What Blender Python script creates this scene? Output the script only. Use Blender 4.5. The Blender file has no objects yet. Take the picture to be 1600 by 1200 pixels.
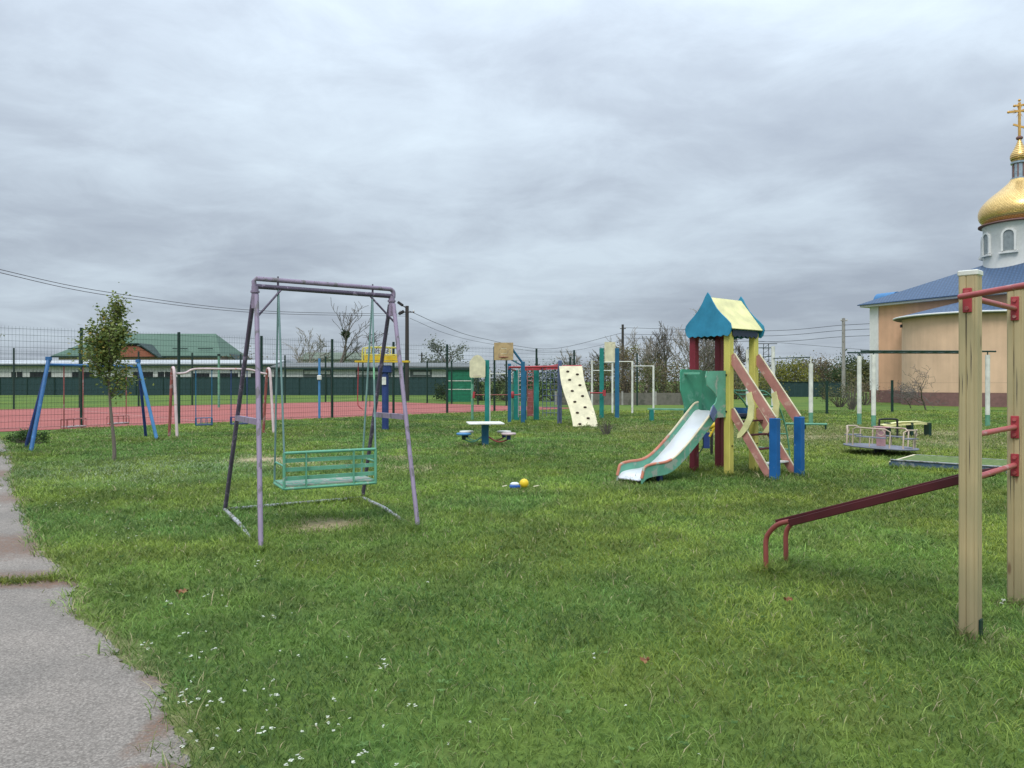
import bpy, bmesh, math, random
import numpy as np
from mathutils import Vector, Matrix
R = math.radians
scn = bpy.context.scene
COL = scn.collection

# ------------------------------------------------------------------ camera, sky, sun, exposure
EYE = 1.6; FPX = 1180.0; HOR = 595.0; CX = 800.0
cam = bpy.data.cameras.new('camera'); camo = bpy.data.objects.new('camera', cam); COL.objects.link(camo)
camo.location = (0, 0, EYE); camo.rotation_euler = (R(90), 0, 0)
cam.sensor_width = 36; cam.lens = 36 * FPX / 1600; cam.shift_y = -(600 - HOR) / 1600
cam.clip_start = .05; cam.clip_end = 3000
scn.camera = camo
scn.view_settings.view_transform = 'Standard'; scn.view_settings.look = 'None'
scn.view_settings.exposure = 0.31; scn.view_settings.gamma = 1
scn.cycles.max_bounces = 6; scn.cycles.diffuse_bounces = 3; scn.cycles.transparent_max_bounces = 6

SUN_EL, SUN_AZ = 52, 200
w = bpy.data.worlds.new('World'); scn.world = w; w.use_nodes = True
nt = w.node_tree; N = nt.nodes; L = nt.links; N.clear()
def nd(tree, typ, **kw):
    n = tree.nodes.new(typ)
    for k, v in kw.items():
        if k == 'inp':
            for a, b in v.items(): n.inputs[a].default_value = b
        else: setattr(n, k, v)
    return n
out = nd(nt, 'ShaderNodeOutputWorld'); bg = nd(nt, 'ShaderNodeBackground', inp={'Strength': 1.0})
sky = nd(nt, 'ShaderNodeTexSky', sky_type='NISHITA', sun_disc=False, sun_elevation=R(SUN_EL), sun_rotation=R(SUN_AZ))
skym = nd(nt, 'ShaderNodeVectorMath', operation='SCALE', inp={'Scale': .08}); L.new(sky.outputs[0], skym.inputs[0])
tc = nd(nt, 'ShaderNodeTexCoord'); sep = nd(nt, 'ShaderNodeSeparateXYZ'); L.new(tc.outputs['Generated'], sep.inputs[0])
zc = nd(nt, 'ShaderNodeMath', operation='MAXIMUM', inp={1: 0.0}); L.new(sep.outputs[2], zc.inputs[0])
zz = nd(nt, 'ShaderNodeMath', operation='ADD', inp={1: .15}); L.new(zc.outputs[0], zz.inputs[0])
dx = nd(nt, 'ShaderNodeMath', operation='DIVIDE'); L.new(sep.outputs[0], dx.inputs[0]); L.new(zz.outputs[0], dx.inputs[1])
dy = nd(nt, 'ShaderNodeMath', operation='DIVIDE'); L.new(sep.outputs[1], dy.inputs[0]); L.new(zz.outputs[0], dy.inputs[1])
cmb = nd(nt, 'ShaderNodeCombineXYZ'); L.new(dx.outputs[0], cmb.inputs[0]); L.new(dy.outputs[0], cmb.inputs[1])
mp = nd(nt, 'ShaderNodeMapping'); mp.inputs['Scale'].default_value = (.95, 1.0, 1); mp.inputs['Location'].default_value = (3.2, 1.7, 0)
mp.inputs['Rotation'].default_value = (0, 0, R(14))
L.new(cmb.outputs[0], mp.inputs[0])
n1 = nd(nt, 'ShaderNodeTexNoise', inp={'Scale': .62, 'Detail': 4.5, 'Roughness': .5, 'Distortion': .5}); L.new(mp.outputs[0], n1.inputs[0])
n2 = nd(nt, 'ShaderNodeTexNoise', inp={'Scale': 2.6, 'Detail': 8.0, 'Roughness': .62, 'Distortion': .35}); L.new(mp.outputs[0], n2.inputs[0])
mx = nd(nt, 'ShaderNodeMix', data_type='FLOAT', inp={0: .34}); L.new(n1.outputs[0], mx.inputs[2]); L.new(n2.outputs[0], mx.inputs[3])
rp = nd(nt, 'ShaderNodeValToRGB'); L.new(mx.outputs[0], rp.inputs[0])
e = rp.color_ramp.elements
e[0].position = .36; e[0].color = (.34, .39, .465, 1)
e[1].position = .64; e[1].color = (.56, .65, .73, 1)
m_ = rp.color_ramp.elements.new(.46); m_.color = (.405, .465, .54, 1)
m_ = rp.color_ramp.elements.new(.545); m_.color = (.485, .56, .64, 1)
# overcast sky: brighter towards the zenith
z2 = nd(nt, 'ShaderNodeMath', operation='POWER', inp={1: 1.8}); L.new(zc.outputs[0], z2.inputs[0])
gr = nd(nt, 'ShaderNodeMapRange', inp={'From Min': 0.0, 'From Max': 1.0, 'To Min': .84, 'To Max': 3.6}); L.new(z2.outputs[0], gr.inputs[0])
cs = nd(nt, 'ShaderNodeVectorMath', operation='SCALE'); L.new(rp.outputs[0], cs.inputs[0]); L.new(gr.outputs[0], cs.inputs['Scale'])
mix = nd(nt, 'ShaderNodeMix', data_type='RGBA', inp={0: .94}); L.new(skym.outputs[0], mix.inputs[6]); L.new(cs.outputs[0], mix.inputs[7])
L.new(mix.outputs[2], bg.inputs[0]); L.new(bg.outputs[0], out.inputs[0])

sl = bpy.data.lights.new('sun', 'SUN'); slo = bpy.data.objects.new('sun', sl); COL.objects.link(slo)
sl.energy = 1.5; sl.angle = R(24); sl.color = (1, .95, .87)
az, el = R(SUN_AZ), R(SUN_EL)   # sun direction: azimuth from +Y clockwise
sd = Vector((math.sin(az) * math.cos(el), math.cos(az) * math.cos(el), math.sin(el)))
slo.rotation_euler = sd.to_track_quat('Z', 'Y').to_euler(); slo.location = (0, 0, 30)

# ------------------------------------------------------------------ helpers
def G(px, py):
    Y = EYE * FPX / (py - HOR); return ((px - CX) / FPX * Y, Y)
def P(px, py, Y):
    return Vector(((px - CX) / FPX * Y, Y, EYE - (py - HOR) * Y / FPX))
def V(*a): return Vector(a)

def tag(o, label=None, cat=None, group=None, kind=None):
    if label: o['label'] = label
    if cat: o['category'] = cat
    if group: o['group'] = group
    if kind: o['kind'] = kind
    return o
def thing(name, label, cat, loc, group=None):
    o = bpy.data.objects.new(name, None); COL.objects.link(o); o.location = loc; o.empty_display_size = .1
    return tag(o, label, cat, group)
def origin(o):
    v = Vector((0, 0, 0))
    while o is not None: v += o.location; o = o.parent
    return v

class MB:
    def __init__(s): s.v = []; s.f = []; s.sm = []; s.c = None
    def add(s, vs, fs, smooth=False):
        b = len(s.v); s.v += [tuple(x) for x in vs]
        s.f += [tuple(b + i for i in f) for f in fs]; s.sm += [smooth] * len(fs); return s
    def box(s, c, size, rz=0, M=None, bev=0):
        hx, hy, hz = [a / 2 for a in size]
        if M is None: M = Matrix.Rotation(rz, 3, 'Z')
        c = Vector(c)
        if bev <= 0:
            vs = [c + M @ Vector((x, y, z)) for z in (-hz, hz) for x, y in ((-hx, -hy), (hx, -hy), (hx, hy), (-hx, hy))]
            return s.add(vs, [(3, 2, 1, 0), (4, 5, 6, 7), (0, 1, 5, 4), (1, 2, 6, 5), (2, 3, 7, 6), (3, 0, 4, 7)])
        b = bev; vs = []
        for z, i in ((-hz, b), (-hz + b, 0), (hz - b, 0), (hz, b)):
            X, Y = hx - i, hy - i; k = b if i == 0 else b * .5
            for x, y in ((-X + k, -Y), (X - k, -Y), (X, -Y + k), (X, Y - k), (X - k, Y), (-X + k, Y), (-X, Y - k), (-X, -Y + k)):
                vs.append(c + M @ Vector((x, y, z)))
        fs = [tuple(range(7, -1, -1)), tuple(range(24, 32))]
        for r in range(3):
            for i in range(8): j = (i + 1) % 8; fs.append((r * 8 + i, r * 8 + j, r * 8 + 8 + j, r * 8 + 8 + i))
        return s.add(vs, fs)
    def beam(s, a, b, w, h, up=(0, 0, 1), bev=0):
        a, b = Vector(a), Vector(b); d = b - a; l = d.length; x = d.normalized()
        y = Vector(up).cross(x)
        if y.length < 1e-4: y = Vector((0, 1, 0)).cross(x)
        y.normalize(); z = x.cross(y)
        M = Matrix((x, y, z)).transposed()
        return s.box((a + b) / 2, (l, w, h), M=M, bev=bev)
    def tube(s, pts, r, n=10, cap=True, closed=False):
        pts = [Vector(p) for p in pts]; m = len(pts)
        rs = r if isinstance(r, (list, tuple)) else [r] * m
        vs = []; fs = []; u = None
        for i, p in enumerate(pts):
            if closed: t = (pts[(i + 1) % m] - pts[i - 1])
            else: t = pts[min(i + 1, m - 1)] - pts[max(i - 1, 0)]
            t = t.normalized() if t.length > 1e-9 else Vector((0, 0, 1))
            if u is None:
                u = t.orthogonal().normalized()
            else:
                u = u - t * u.dot(t); u = u.normalized() if u.length > 1e-6 else t.orthogonal().normalized()
            k = t.cross(u)
            for j in range(n):
                a = 2 * math.pi * j / n; vs.append(p + (u * math.cos(a) + k * math.sin(a)) * rs[i])
        for i in range(m if closed else m - 1):
            i2 = (i + 1) % m
            for j in range(n):
                j2 = (j + 1) % n; fs.append((i * n + j, i * n + j2, i2 * n + j2, i2 * n + j))
        s.add(vs, fs, n > 4)
        if cap and not closed:
            s.add(vs[:n], [tuple(range(n - 1, -1, -1))]); s.add(vs[-n:], [tuple(range(n))])
        return s
    def lathe(s, prof, c, n=32, cap=True, smooth=True, a0=0, a1=2 * math.pi):
        c = Vector(c); vs = []; fs = []; full = abs(a1 - a0 - 2 * math.pi) < 1e-6; k = n if full else n + 1
        for r, z in prof:
            for j in range(k):
                a = a0 + (a1 - a0) * j / n; vs.append(c + Vector((r * math.cos(a), r * math.sin(a), z)))
        for i in range(len(prof) - 1):
            for j in range(n):
                j2 = (j + 1) % k; fs.append((i * k + j, i * k + j2, (i + 1) * k + j2, (i + 1) * k + j))
        s.add(vs, fs, smooth)
        if cap and full:
            s.add(vs[:k], [tuple(range(k - 1, -1, -1))]); s.add(vs[-k:], [tuple(range(k))])
        return s
    def prism(s, pts, d):
        """closed outline pts (3D, planar) extruded by vector d"""
        d = Vector(d); a = [Vector(p) for p in pts]; n = len(a)
        # consistent outward normals
        nm = Vector((0, 0, 0))
        for i in range(n): nm += a[i].cross(a[(i + 1) % n])
        if nm.dot(d) > 0: a = a[::-1]
        vs = a + [p + d for p in a]
        fs = [tuple(range(n)), tuple(range(2 * n - 1, n - 1, -1))]
        for i in range(n): j = (i + 1) % n; fs.append((j, i, n + i, n + j))
        return s.add(vs, fs)
    def ball(s, c, r, n=14, sq=(1, 1, 1)):
        c = Vector(c); m = n // 2; vs = [c + Vector((0, 0, -r * sq[2]))]; fs = []
        for i in range(1, m):
            t = -math.pi / 2 + math.pi * i / m
            for j in range(n):
                a = 2 * math.pi * j / n
                vs.append(c + Vector((r * sq[0] * math.cos(t) * math.cos(a), r * sq[1] * math.cos(t) * math.sin(a), r * sq[2] * math.sin(t))))
        vs.append(c + Vector((0, 0, r * sq[2]))); e_ = len(vs) - 1
        for j in range(n):
            j2 = (j + 1) % n; fs.append((0, 1 + j2, 1 + j)); b = 1 + (m - 2) * n; fs.append((b + j, b + j2, e_))
            for i in range(m - 2): b = 1 + i * n; fs.append((b + j, b + j2, b + n + j2, b + n + j))
        return s.add(vs, fs, True)
    def build(s, name, mat, parent=None, loc=None, label=None):
        o0 = origin(parent) if parent is not None else Vector(loc if loc is not None else (0, 0, 0))
        me = bpy.data.meshes.new(name)
        me.from_pydata([(x - o0.x, y - o0.y, z - o0.z) for x, y, z in s.v], [], s.f)
        me.polygons.foreach_set('use_smooth', s.sm)
        if s.c is not None:
            at = me.attributes.new('rnd', 'FLOAT', 'FACE'); at.data.foreach_set('value', s.c)
        me.materials.append(mat); me.update()
        o = bpy.data.objects.new(name, me); COL.objects.link(o)
        if parent is not None: o.parent = parent
        elif loc is not None: o.location = loc
        if label: o['label'] = label
        return o

def arc(pts_ctrl, n=8):
    """Catmull-Rom through points"""
    p = [Vector(q) for q in pts_ctrl]; p = [2 * p[0] - p[1]] + p + [2 * p[-1] - p[-2]]; o = []
    for i in range(1, len(p) - 2):
        for k in range(n):
            t = k / n; a, b, c, d = p[i - 1:i + 3]
            o.append(.5 * ((2 * b) + (c - a) * t + (2 * a - 5 * b + 4 * c - d) * t * t + (3 * b - a - 3 * c + d) * t ** 3))
    o.append(p[-2]); return o

# ------------------------------------------------------------------ materials
def newmat(name):
    m = bpy.data.materials.new(name); m.use_nodes = True; t = m.node_tree
    b = t.nodes['Principled BSDF']; return m, t, b
def rgba(c): return (c[0], c[1], c[2], 1)
def srgb(r, g, b):
    f = lambda x: (x / 255 / 12.92) if x / 255 <= .04045 else ((x / 255 + .055) / 1.055) ** 2.4
    return (f(r), f(g), f(b))
def noise(t, co, scale, detail=4, rough=.55, dist=0):
    n = nd(t, 'ShaderNodeTexNoise', inp={'Scale': scale, 'Detail': detail, 'Roughness': rough, 'Distortion': dist}); t.links.new(co, n.inputs[0]); return n
def ramp(t, fac, stops):
    r = nd(t, 'ShaderNodeValToRGB'); t.links.new(fac, r.inputs[0]); el_ = r.color_ramp.elements
    for i, (p, c) in enumerate(stops):
        x = el_[i] if i < 2 else el_.new(p)
        x.position = p; x.color = rgba(c) if len(c) == 3 else c
    return r
def mixc(t, f, a, b, mode='MIX'):
    m = nd(t, 'ShaderNodeMix', data_type='RGBA', blend_type=mode)
    for s_, i in ((f, 0), (a, 6), (b, 7)):
        if hasattr(s_, 'links'): t.links.new(s_, m.inputs[i])
        elif isinstance(s_, (int, float)): m.inputs[i].default_value = s_
        else: m.inputs[i].default_value = rgba(s_)
    return m.outputs[2]
def paint(name, col, rough=.5, wear=None, wt=.62, ws=9, metal=0, var=.18, stretch=(1, 1, 1), bump=.15):
    """painted surface with tone variation, and worn spots of another colour"""
    m, t, b = newmat(name)
    tc = nd(t, 'ShaderNodeTexCoord'); mpg = nd(t, 'ShaderNodeMapping', inp={'Scale': stretch}); t.links.new(tc.outputs['Object'], mpg.inputs[0]); co = mpg.outputs[0]
    n = noise(t, co, 4.5, 5); d = tuple(c * (1 - var) for c in col); l = tuple(min(1, c * (1 + var)) for c in col)
    c = ramp(t, n.outputs[0], [(.3, d), (.7, l)]).outputs[0]
    if wear is not None:
        n2 = noise(t, co, ws, 7, .65, .4)
        r = ramp(t, n2.outputs[0], [(wt, (0, 0, 0)), (wt + .05, (1, 1, 1))])
        c = mixc(t, r.outputs[0], c, wear)
    t.links.new(c, b.inputs['Base Color'])
    n3 = noise(t, co, 60, 3); rr = ramp(t, n.outputs[0], [(.3, (rough - .1,) * 3), (.7, (min(1, rough + .15),) * 3)]); t.links.new(rr.outputs[0], b.inputs['Roughness'])
    bp = nd(t, 'ShaderNodeBump', inp={'Strength': bump, 'Distance': .004}); t.links.new(n3.outputs[0], bp.inputs['Height']); t.links.new(bp.outputs[0], b.inputs['Normal'])
    b.inputs['Metallic'].default_value = metal
    b.inputs['Specular IOR Level'].default_value = .35
    return m
RUST = (.12, .05, .025)
M = {}
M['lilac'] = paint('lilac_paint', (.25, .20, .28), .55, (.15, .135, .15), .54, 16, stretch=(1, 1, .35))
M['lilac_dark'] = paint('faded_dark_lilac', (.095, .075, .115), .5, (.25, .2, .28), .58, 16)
M['pale_metal'] = paint('weathered_pale_paint', (.33, .34, .36), .6, (.14, .13, .10), .52, 12)
M['mint'] = paint('mint_paint', (.13, .36, .24), .5, (.33, .42, .36), .6, 12)
M['teal_rod'] = paint('grey_teal_paint', (.16, .26, .25), .5, (.2, .45, .25), .6, 5)
M['seatwood'] = paint('faded_seat_board', (.33, .34, .30), .7, (.13, .33, .23), .48, 9, stretch=(1, 1, 4))
M['blue'] = paint('blue_paint', (.035, .13, .31), .45, (.1, .25, .48), .62, 9)
M['navy'] = paint('dark_blue_paint', (.025, .05, .17), .45, (.08, .12, .2), .62, 9)
M['skyblue'] = paint('light_blue_paint', (.07, .22, .44), .45, (.3, .4, .5), .66, 12)
M['pinkp'] = paint('faded_pink_paint', (.42, .24, .25), .55, (.40, .10, .06), .58, 6)
M['palepink'] = paint('pale_pink_paint', (.55, .43, .43), .55, (.5, .2, .14), .64, 7)
M['redrod'] = paint('red_rod_paint', (.34, .10, .09), .5, (.42, .25, .25), .55, 6)
M['red'] = paint('red_paint', (.36, .045, .055), .45, (.12, .03, .03), .66, 12)
M['redbar'] = paint('worn_red_bar_paint', (.40, .085, .085), .38, (.45, .22, .2), .6, 10)
M['maroon'] = paint('maroon_paint', (.07, .010, .014), .6, (.16, .04, .035), .66, 9)
M['maroonleg'] = paint('worn_maroon_paint', (.27, .07, .06), .5, (.12, .03, .03), .6, 9)
M['post_red'] = paint('crimson_post', (.19, .022, .035), .5, (.3, .1, .14), .64, 6, stretch=(1, 1, .3))
M['post_yellow'] = paint('yellow_post', (.60, .54, .13), .55, (.35, .28, .08), .68, 7, stretch=(1, 1, .3))
M['yellow'] = paint('yellow_paint', (.62, .42, .03), .5, (.4, .5, .1), .62, 8)
M['paleyellow'] = paint('pale_yellow_panel', (.70, .66, .33), .55, (.45, .42, .2), .7, 3)
M['cyan'] = paint('azure_panel', (.03, .22, .36), .45, (.1, .15, .2), .7, 8)
M['cyandark'] = paint('weathered_dark_panel', (.03, .04, .07), .6, (.05, .15, .2), .66, 8)
M['green'] = paint('shaded_green_panel', (.07, .31, .20), .55, (.14, .37, .27), .56, 5)  # panel green darkened in colour, painting in shade on inward faces
M['greenlight'] = paint('light_green_panel', (.13, .36, .25), .6, (.33, .38, .31), .53, 4)
M['orange'] = paint('worn_orange_edge', (.50, .19, .12), .6, (.35, .38, .3), .56, 7)
M['slide'] = paint('polished_steel_chute', (.66, .68, .71), .42, (.6, .62, .66), .62, 3, metal=.25, var=.05)
M['salmon'] = paint('salmon_board', (.44, .20, .17), .6, (.55, .34, .27), .58, 6)
M['creamedge'] = paint('cream_board_edge', (.62, .55, .38), .6)
M['postblue'] = paint('bright_blue_post', (.010, .10, .30), .45, (.25, .33, .42), .68, 8)
M['teal'] = paint('teal_paint', (.015, .20, .175), .45, (.06, .36, .36), .62, 5)
M['tealblue'] = paint('blue_teal_paint', (.02, .125, .235), .45, (.05, .3, .33), .62, 5)
M['greyblue'] = paint('grey_blue_paint', (.10, .13, .24), .5, (.22, .25, .28), .6, 5)
M['white'] = paint('off_white_paint', (.66, .66, .60), .55, (.35, .28, .22), .68, 9)
M['cream'] = paint('cream_panel', (.66, .61, .42), .6, (.5, .46, .33), .62, 4)
M['basegreen'] = paint('green_post_foot', (.12, .30, .20), .5, (.3, .4, .33), .6, 9)
M['board_brown'] = paint('plywood_backboard', (.46, .33, .17), .6, (.36, .26, .15), .55, 6)
M['black'] = paint('black_paint', (.02, .02, .02), .5)
M['hold'] = paint('climbing_hold', (.05, .03, .02), .6)
M['rubberblue'] = paint('worn_blue_board', (.065, .11, .18), .7, (.24, .26, .27), .55, 6)
M['grille'] = paint('grey_disc', (.17, .18, .22), .55, (.12, .12, .13), .66, 8)
M['roundrail'] = paint('cream_pink_rail', (.50, .40, .31), .55, (.36, .15, .12), .6, 12)
M['fencegreen'] = paint('dark_green_coated_steel', (.010, .035, .026), .45)
M['darkfence'] = paint('dark_green_sheet', (.022, .052, .055), .5, var=.12)
M['concrete'] = paint('concrete', (.30, .29, .27), .85, (.2, .19, .17), .6, 3)
M['oldwall'] = paint('old_wall_panel', (.15, .14, .12), .9, (.10, .10, .08), .55, 2)
M['polewood'] = paint('tarred_timber_pole', (.05, .046, .042), .85)
M['wire'] = paint('black_cable', (.03, .03, .035), .6)
M['housewall'] = paint('whitewashed_wall', (.60, .60, .58), .85, (.42, .42, .40), .62, .6)
M['housepink'] = paint('plain_plaster', (.46, .34, .30), .85)
M['slab'] = paint('pale_roof_sheet', (.42, .44, .45), .7, (.3, .32, .33), .6, .4)
M['slabdark'] = paint('grey_roof_sheet', (.16, .17, .17), .8)
M['fascia'] = paint('dark_green_fascia', (.018, .04, .035), .6)
M['darkglass'] = paint('dark_window', (.02, .022, .025), .25)
M['frosted'] = paint('grey_window_pane', (.22, .25, .26), .3)
M['greenroof'] = paint('green_metal_roof', (.075, .135, .095), .6, (.10, .16, .12), .6, .5)
M['olive_roof'] = paint('olive_slate_roof', (.13, .16, .12), .8)
M['brickred'] = None
M['bark'] = paint('grey_bark', (.16, .13, .11), .9, (.24, .21, .19), .58, 14, stretch=(1, 1, .25))
M['twig'] = paint('bare_twigs', (.13, .115, .10), .9)
M['twigpale'] = paint('pale_twigs', (.25, .225, .19), .9)
M['goldrail'] = paint('gold_metal', (.62, .36, .10), .4, metal=.3)
M['silver'] = paint('silver_lantern', (.35, .42, .46), .3, metal=.7)
M['drum'] = paint('white_plaster_drum', (.66, .66, .64), .85, (.55, .55, .54), .62, 1.2, var=.06)
M['plinth'] = paint('brown_plinth', (.20, .11, .10), .85)
M['toyyellow'] = paint('yellow_plastic', (.80, .55, .03), .35, var=.05)
M['toyblue'] = paint('blue_plastic', (.02, .10, .42), .35)
M['toywhite'] = paint('white_plastic', (.7, .75, .8), .4, var=.05)
M['deadleaf'] = paint('dry_brown_leaf', (.20, .085, .04), .8, (.3, .17, .08), .5, 30)

def brick():
    m, t, b = newmat('red_brick'); tc = nd(t, 'ShaderNodeTexCoord'); mpg = nd(t, 'ShaderNodeMapping', inp={'Rotation': (R(90), 0, 0)}); t.links.new(tc.outputs['Object'], mpg.inputs[0])
    br = nd(t, 'ShaderNodeTexBrick', inp={'Scale': 2.0, 'Color1': (.35, .10, .05, 1), 'Color2': (.27, .08, .045, 1), 'Mortar': (.3, .2, .16, 1), 'Mortar Size': .015}); t.links.new(mpg.outputs[0], br.inputs[0])
    t.links.new(br.outputs[0], b.inputs['Base Color']); b.inputs['Roughness'].default_value = .9; return m
M['brickred'] = brick()
def plaster(name, c, s=.8):
    m, t, b = newmat(name); tc = nd(t, 'ShaderNodeTexCoord'); n = noise(t, tc.outputs['Object'], s, 6); n2 = noise(t, tc.outputs['Object'], 40, 3)
    mpz = nd(t, 'ShaderNodeMapping', inp={'Scale': (2.2, 2.2, .18)}); t.links.new(tc.outputs['Object'], mpz.inputs[0]); n3 = noise(t, mpz.outputs[0], 1.3, 5)
    c1 = ramp(t, n.outputs[0], [(.3, tuple(x * .9 for x in c)), (.7, tuple(x * 1.08 for x in c))]).outputs[0]
    c2 = ramp(t, n3.outputs[0], [(.35, (.86, .86, .86)), (.6, (1, 1, 1))]).outputs[0]
    t.links.new(mixc(t, .7, c1, c2, 'MULTIPLY'), b.inputs['Base Color']); b.inputs['Roughness'].default_value = .9
    bp = nd(t, 'ShaderNodeBump', inp={'Strength': .25, 'Distance': .01}); t.links.new(n2.outputs[0], bp.inputs['Height']); t.links.new(bp.outputs[0], b.inputs['Normal']); return m
M['church'] = plaster('apricot_plaster', (.68, .40, .25))
M['church2'] = plaster('light_apricot_plaster', (.70, .475, .32))
def tiles(name, c1, c2, mortar, scale, metal=0, rough=.45, msize=.03, rw=.5, rh=.25, bump=.6, axis='cyl'):
    m, t, b = newmat(name); uv = nd(t, 'ShaderNodeUVMap'); uv.uv_map = 'UVMap'
    br = nd(t, 'ShaderNodeTexBrick', inp={'Scale': scale, 'Color1': rgba(c1), 'Color2': rgba(c2), 'Mortar': rgba(mortar), 'Mortar Size': msize, 'Brick Width': rw, 'Row Height': rh, 'Mortar Smooth': .3})
    t.links.new(uv.outputs[0], br.inputs[0]); t.links.new(br.outputs[0], b.inputs['Base Color'])
    b.inputs['Roughness'].default_value = rough; b.inputs['Metallic'].default_value = metal
    bp = nd(t, 'ShaderNodeBump', inp={'Strength': bump, 'Distance': .02}, invert=True); t.links.new(br.outputs[1], bp.inputs['Height']); t.links.new(bp.outputs[0], b.inputs['Normal']); return m
M['blueroof'] = tiles('blue_metal_tiles', (.038, .088, .175), (.048, .102, .20), (.024, .055, .115), 1.0, 0, .55, .06, .25, .35)
M['golddome'] = tiles('gold_scale_tiles', (.95, .66, .26), (.82, .55, .20), (.40, .25, .09), 1.0, .8, .3, .035, .45, .22)
def set_uv(o, fn):
    me = o.data; uv = me.uv_layers.new(name='UVMap')
    for p in me.polygons:
        for li in p.loop_indices:
            uv.data[li].uv = fn(me.vertices[me.loops[li].vertex_index].co, p)

def wood(name, col, dark, sc=1.0):
    m, t, b = newmat(name); tc = nd(t, 'ShaderNodeTexCoord'); mpg = nd(t, 'ShaderNodeMapping', inp={'Scale': (26 * sc, 26 * sc, .7 * sc)}); t.links.new(tc.outputs['Object'], mpg.inputs[0])
    n = noise(t, mpg.outputs[0], 1.0, 6, .6, .6); n2 = noise(t, tc.outputs['Object'], 2.2, 4)
    mp3 = nd(t, 'ShaderNodeMapping', inp={'Scale': (30, 30, 2)}); t.links.new(tc.outputs['Object'], mp3.inputs[0]); n4 = noise(t, mp3.outputs[0], 1.2, 3, .5)
    c = ramp(t, n.outputs[0], [(.22, dark), (.55, col)]).outputs[0]
    c = mixc(t, ramp(t, n2.outputs[0], [(.35, (.0,) * 3), (.7, (.55,) * 3)]).outputs[0], c, (.27, .25, .14))
    c = mixc(t, ramp(t, n4.outputs[0], [(.66, (0,) * 3), (.74, (.75,) * 3)]).outputs[0], c, (.13, .085, .04))
    sx = nd(t, 'ShaderNodeSeparateXYZ'); t.links.new(tc.outputs['Object'], sx.inputs[0])
    mr = nd(t, 'ShaderNodeMapRange', inp={'From Min': .0, 'From Max': .55, 'To Min': .65, 'To Max': 0.0}); t.links.new(sx.outputs[2], mr.inputs[0])
    c = mixc(t, mr.outputs[0], c, (.19, .16, .10))   # darker towards the foot of the post
    kn = nd(t, 'ShaderNodeMapping', inp={'Scale': (9, 9, 2.6)}); t.links.new(tc.outputs['Object'], kn.inputs[0]); kv = nd(t, 'ShaderNodeTexVoronoi', inp={'Scale': 1.0}); t.links.new(kn.outputs[0], kv.inputs[0])
    c = mixc(t, ramp(t, kv.outputs['Distance'], [(.07, (.8,) * 3), (.14, (0,) * 3)]).outputs[0], c, (.16, .09, .045))
    t.links.new(c, b.inputs['Base Color']); b.inputs['Roughness'].default_value = .75
    bp = nd(t, 'ShaderNodeBump', inp={'Strength': .5, 'Distance': .004}); t.links.new(n.outputs[0], bp.inputs['Height']); t.links.new(bp.outputs[0], b.inputs['Normal']); return m
M['timber'] = wood('pale_timber', (.50, .39, .215), (.37, .275, .14))

def leafmat(name, a, b_, c=None, trans=.3):
    m, t, b = newmat(name); at = nd(t, 'ShaderNodeAttribute', attribute_name='rnd')
    st = [(0.0, a), (.7, b_)] + ([(.93, b_), (.96, c)] if c else [])
    r = ramp(t, at.outputs['Fac'], st); t.links.new(r.outputs[0], b.inputs['Base Color']); b.inputs['Roughness'].default_value = .6
    b.inputs['Specular IOR Level'].default_value = .25
    tr = nd(t, 'ShaderNodeBsdfTranslucent'); t.links.new(r.outputs[0], tr.inputs[0]); ms = nd(t, 'ShaderNodeMixShader', inp={0: trans})
    t.links.new(b.outputs[0], ms.inputs[1]); t.links.new(tr.outputs[0], ms.inputs[2]); t.links.new(ms.outputs[0], t.nodes['Material Output'].inputs[0]); return m
M['leaf_pear'] = leafmat('pear_leaves', (.075, .13, .035), (.22, .26, .075), (.42, .31, .07))
M['leaf_dark'] = leafmat('dark_evergreen', (.02, .042, .018), (.06, .09, .035))
M['leaf_olive'] = leafmat('olive_foliage', (.06, .07, .03), (.15, .16, .07), (.26, .22, .06))
M['leaf_grey'] = leafmat('grey_green_foliage', (.09, .11, .08), (.22, .24, .18))
M['leaf_brown'] = leafmat('brown_foliage', (.10, .08, .05), (.22, .175, .11), (.26, .18, .07))
M['leaf_yellow'] = leafmat('yellow_green_foliage', (.08, .09, .02), (.24, .24, .05), (.36, .28, .05))
M['leaf_green'] = leafmat('green_foliage', (.025, .06, .015), (.07, .13, .035))

# ------------------------------------------------------------------ ground
rng = np.random.default_rng(7)
def vnoise(x, y, s, seed=0):
    """smooth value noise, 0..1, numpy arrays"""
    r = np.random.default_rng(seed).random((64, 64))
    u = x / s + 1000; v = y / s + 1000; i = np.floor(u).astype(int); j = np.floor(v).astype(int); f = u - i; g = v - j
    f = f * f * (3 - 2 * f); g = g * g * (3 - 2 * g)
    a = r[i % 64, j % 64]; b = r[(i + 1) % 64, j % 64]; c = r[i % 64, (j + 1) % 64]; d = r[(i + 1) % 64, (j + 1) % 64]
    return (a * (1 - f) + b * f) * (1 - g) + (c * (1 - f) + d * f) * g
def fbm(x, y, s, seed=0): return (vnoise(x, y, s, seed) * .5 + vnoise(x, y, s / 2.1, seed + 1) * .3 + vnoise(x, y, s / 4.3, seed + 2) * .2)

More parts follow.
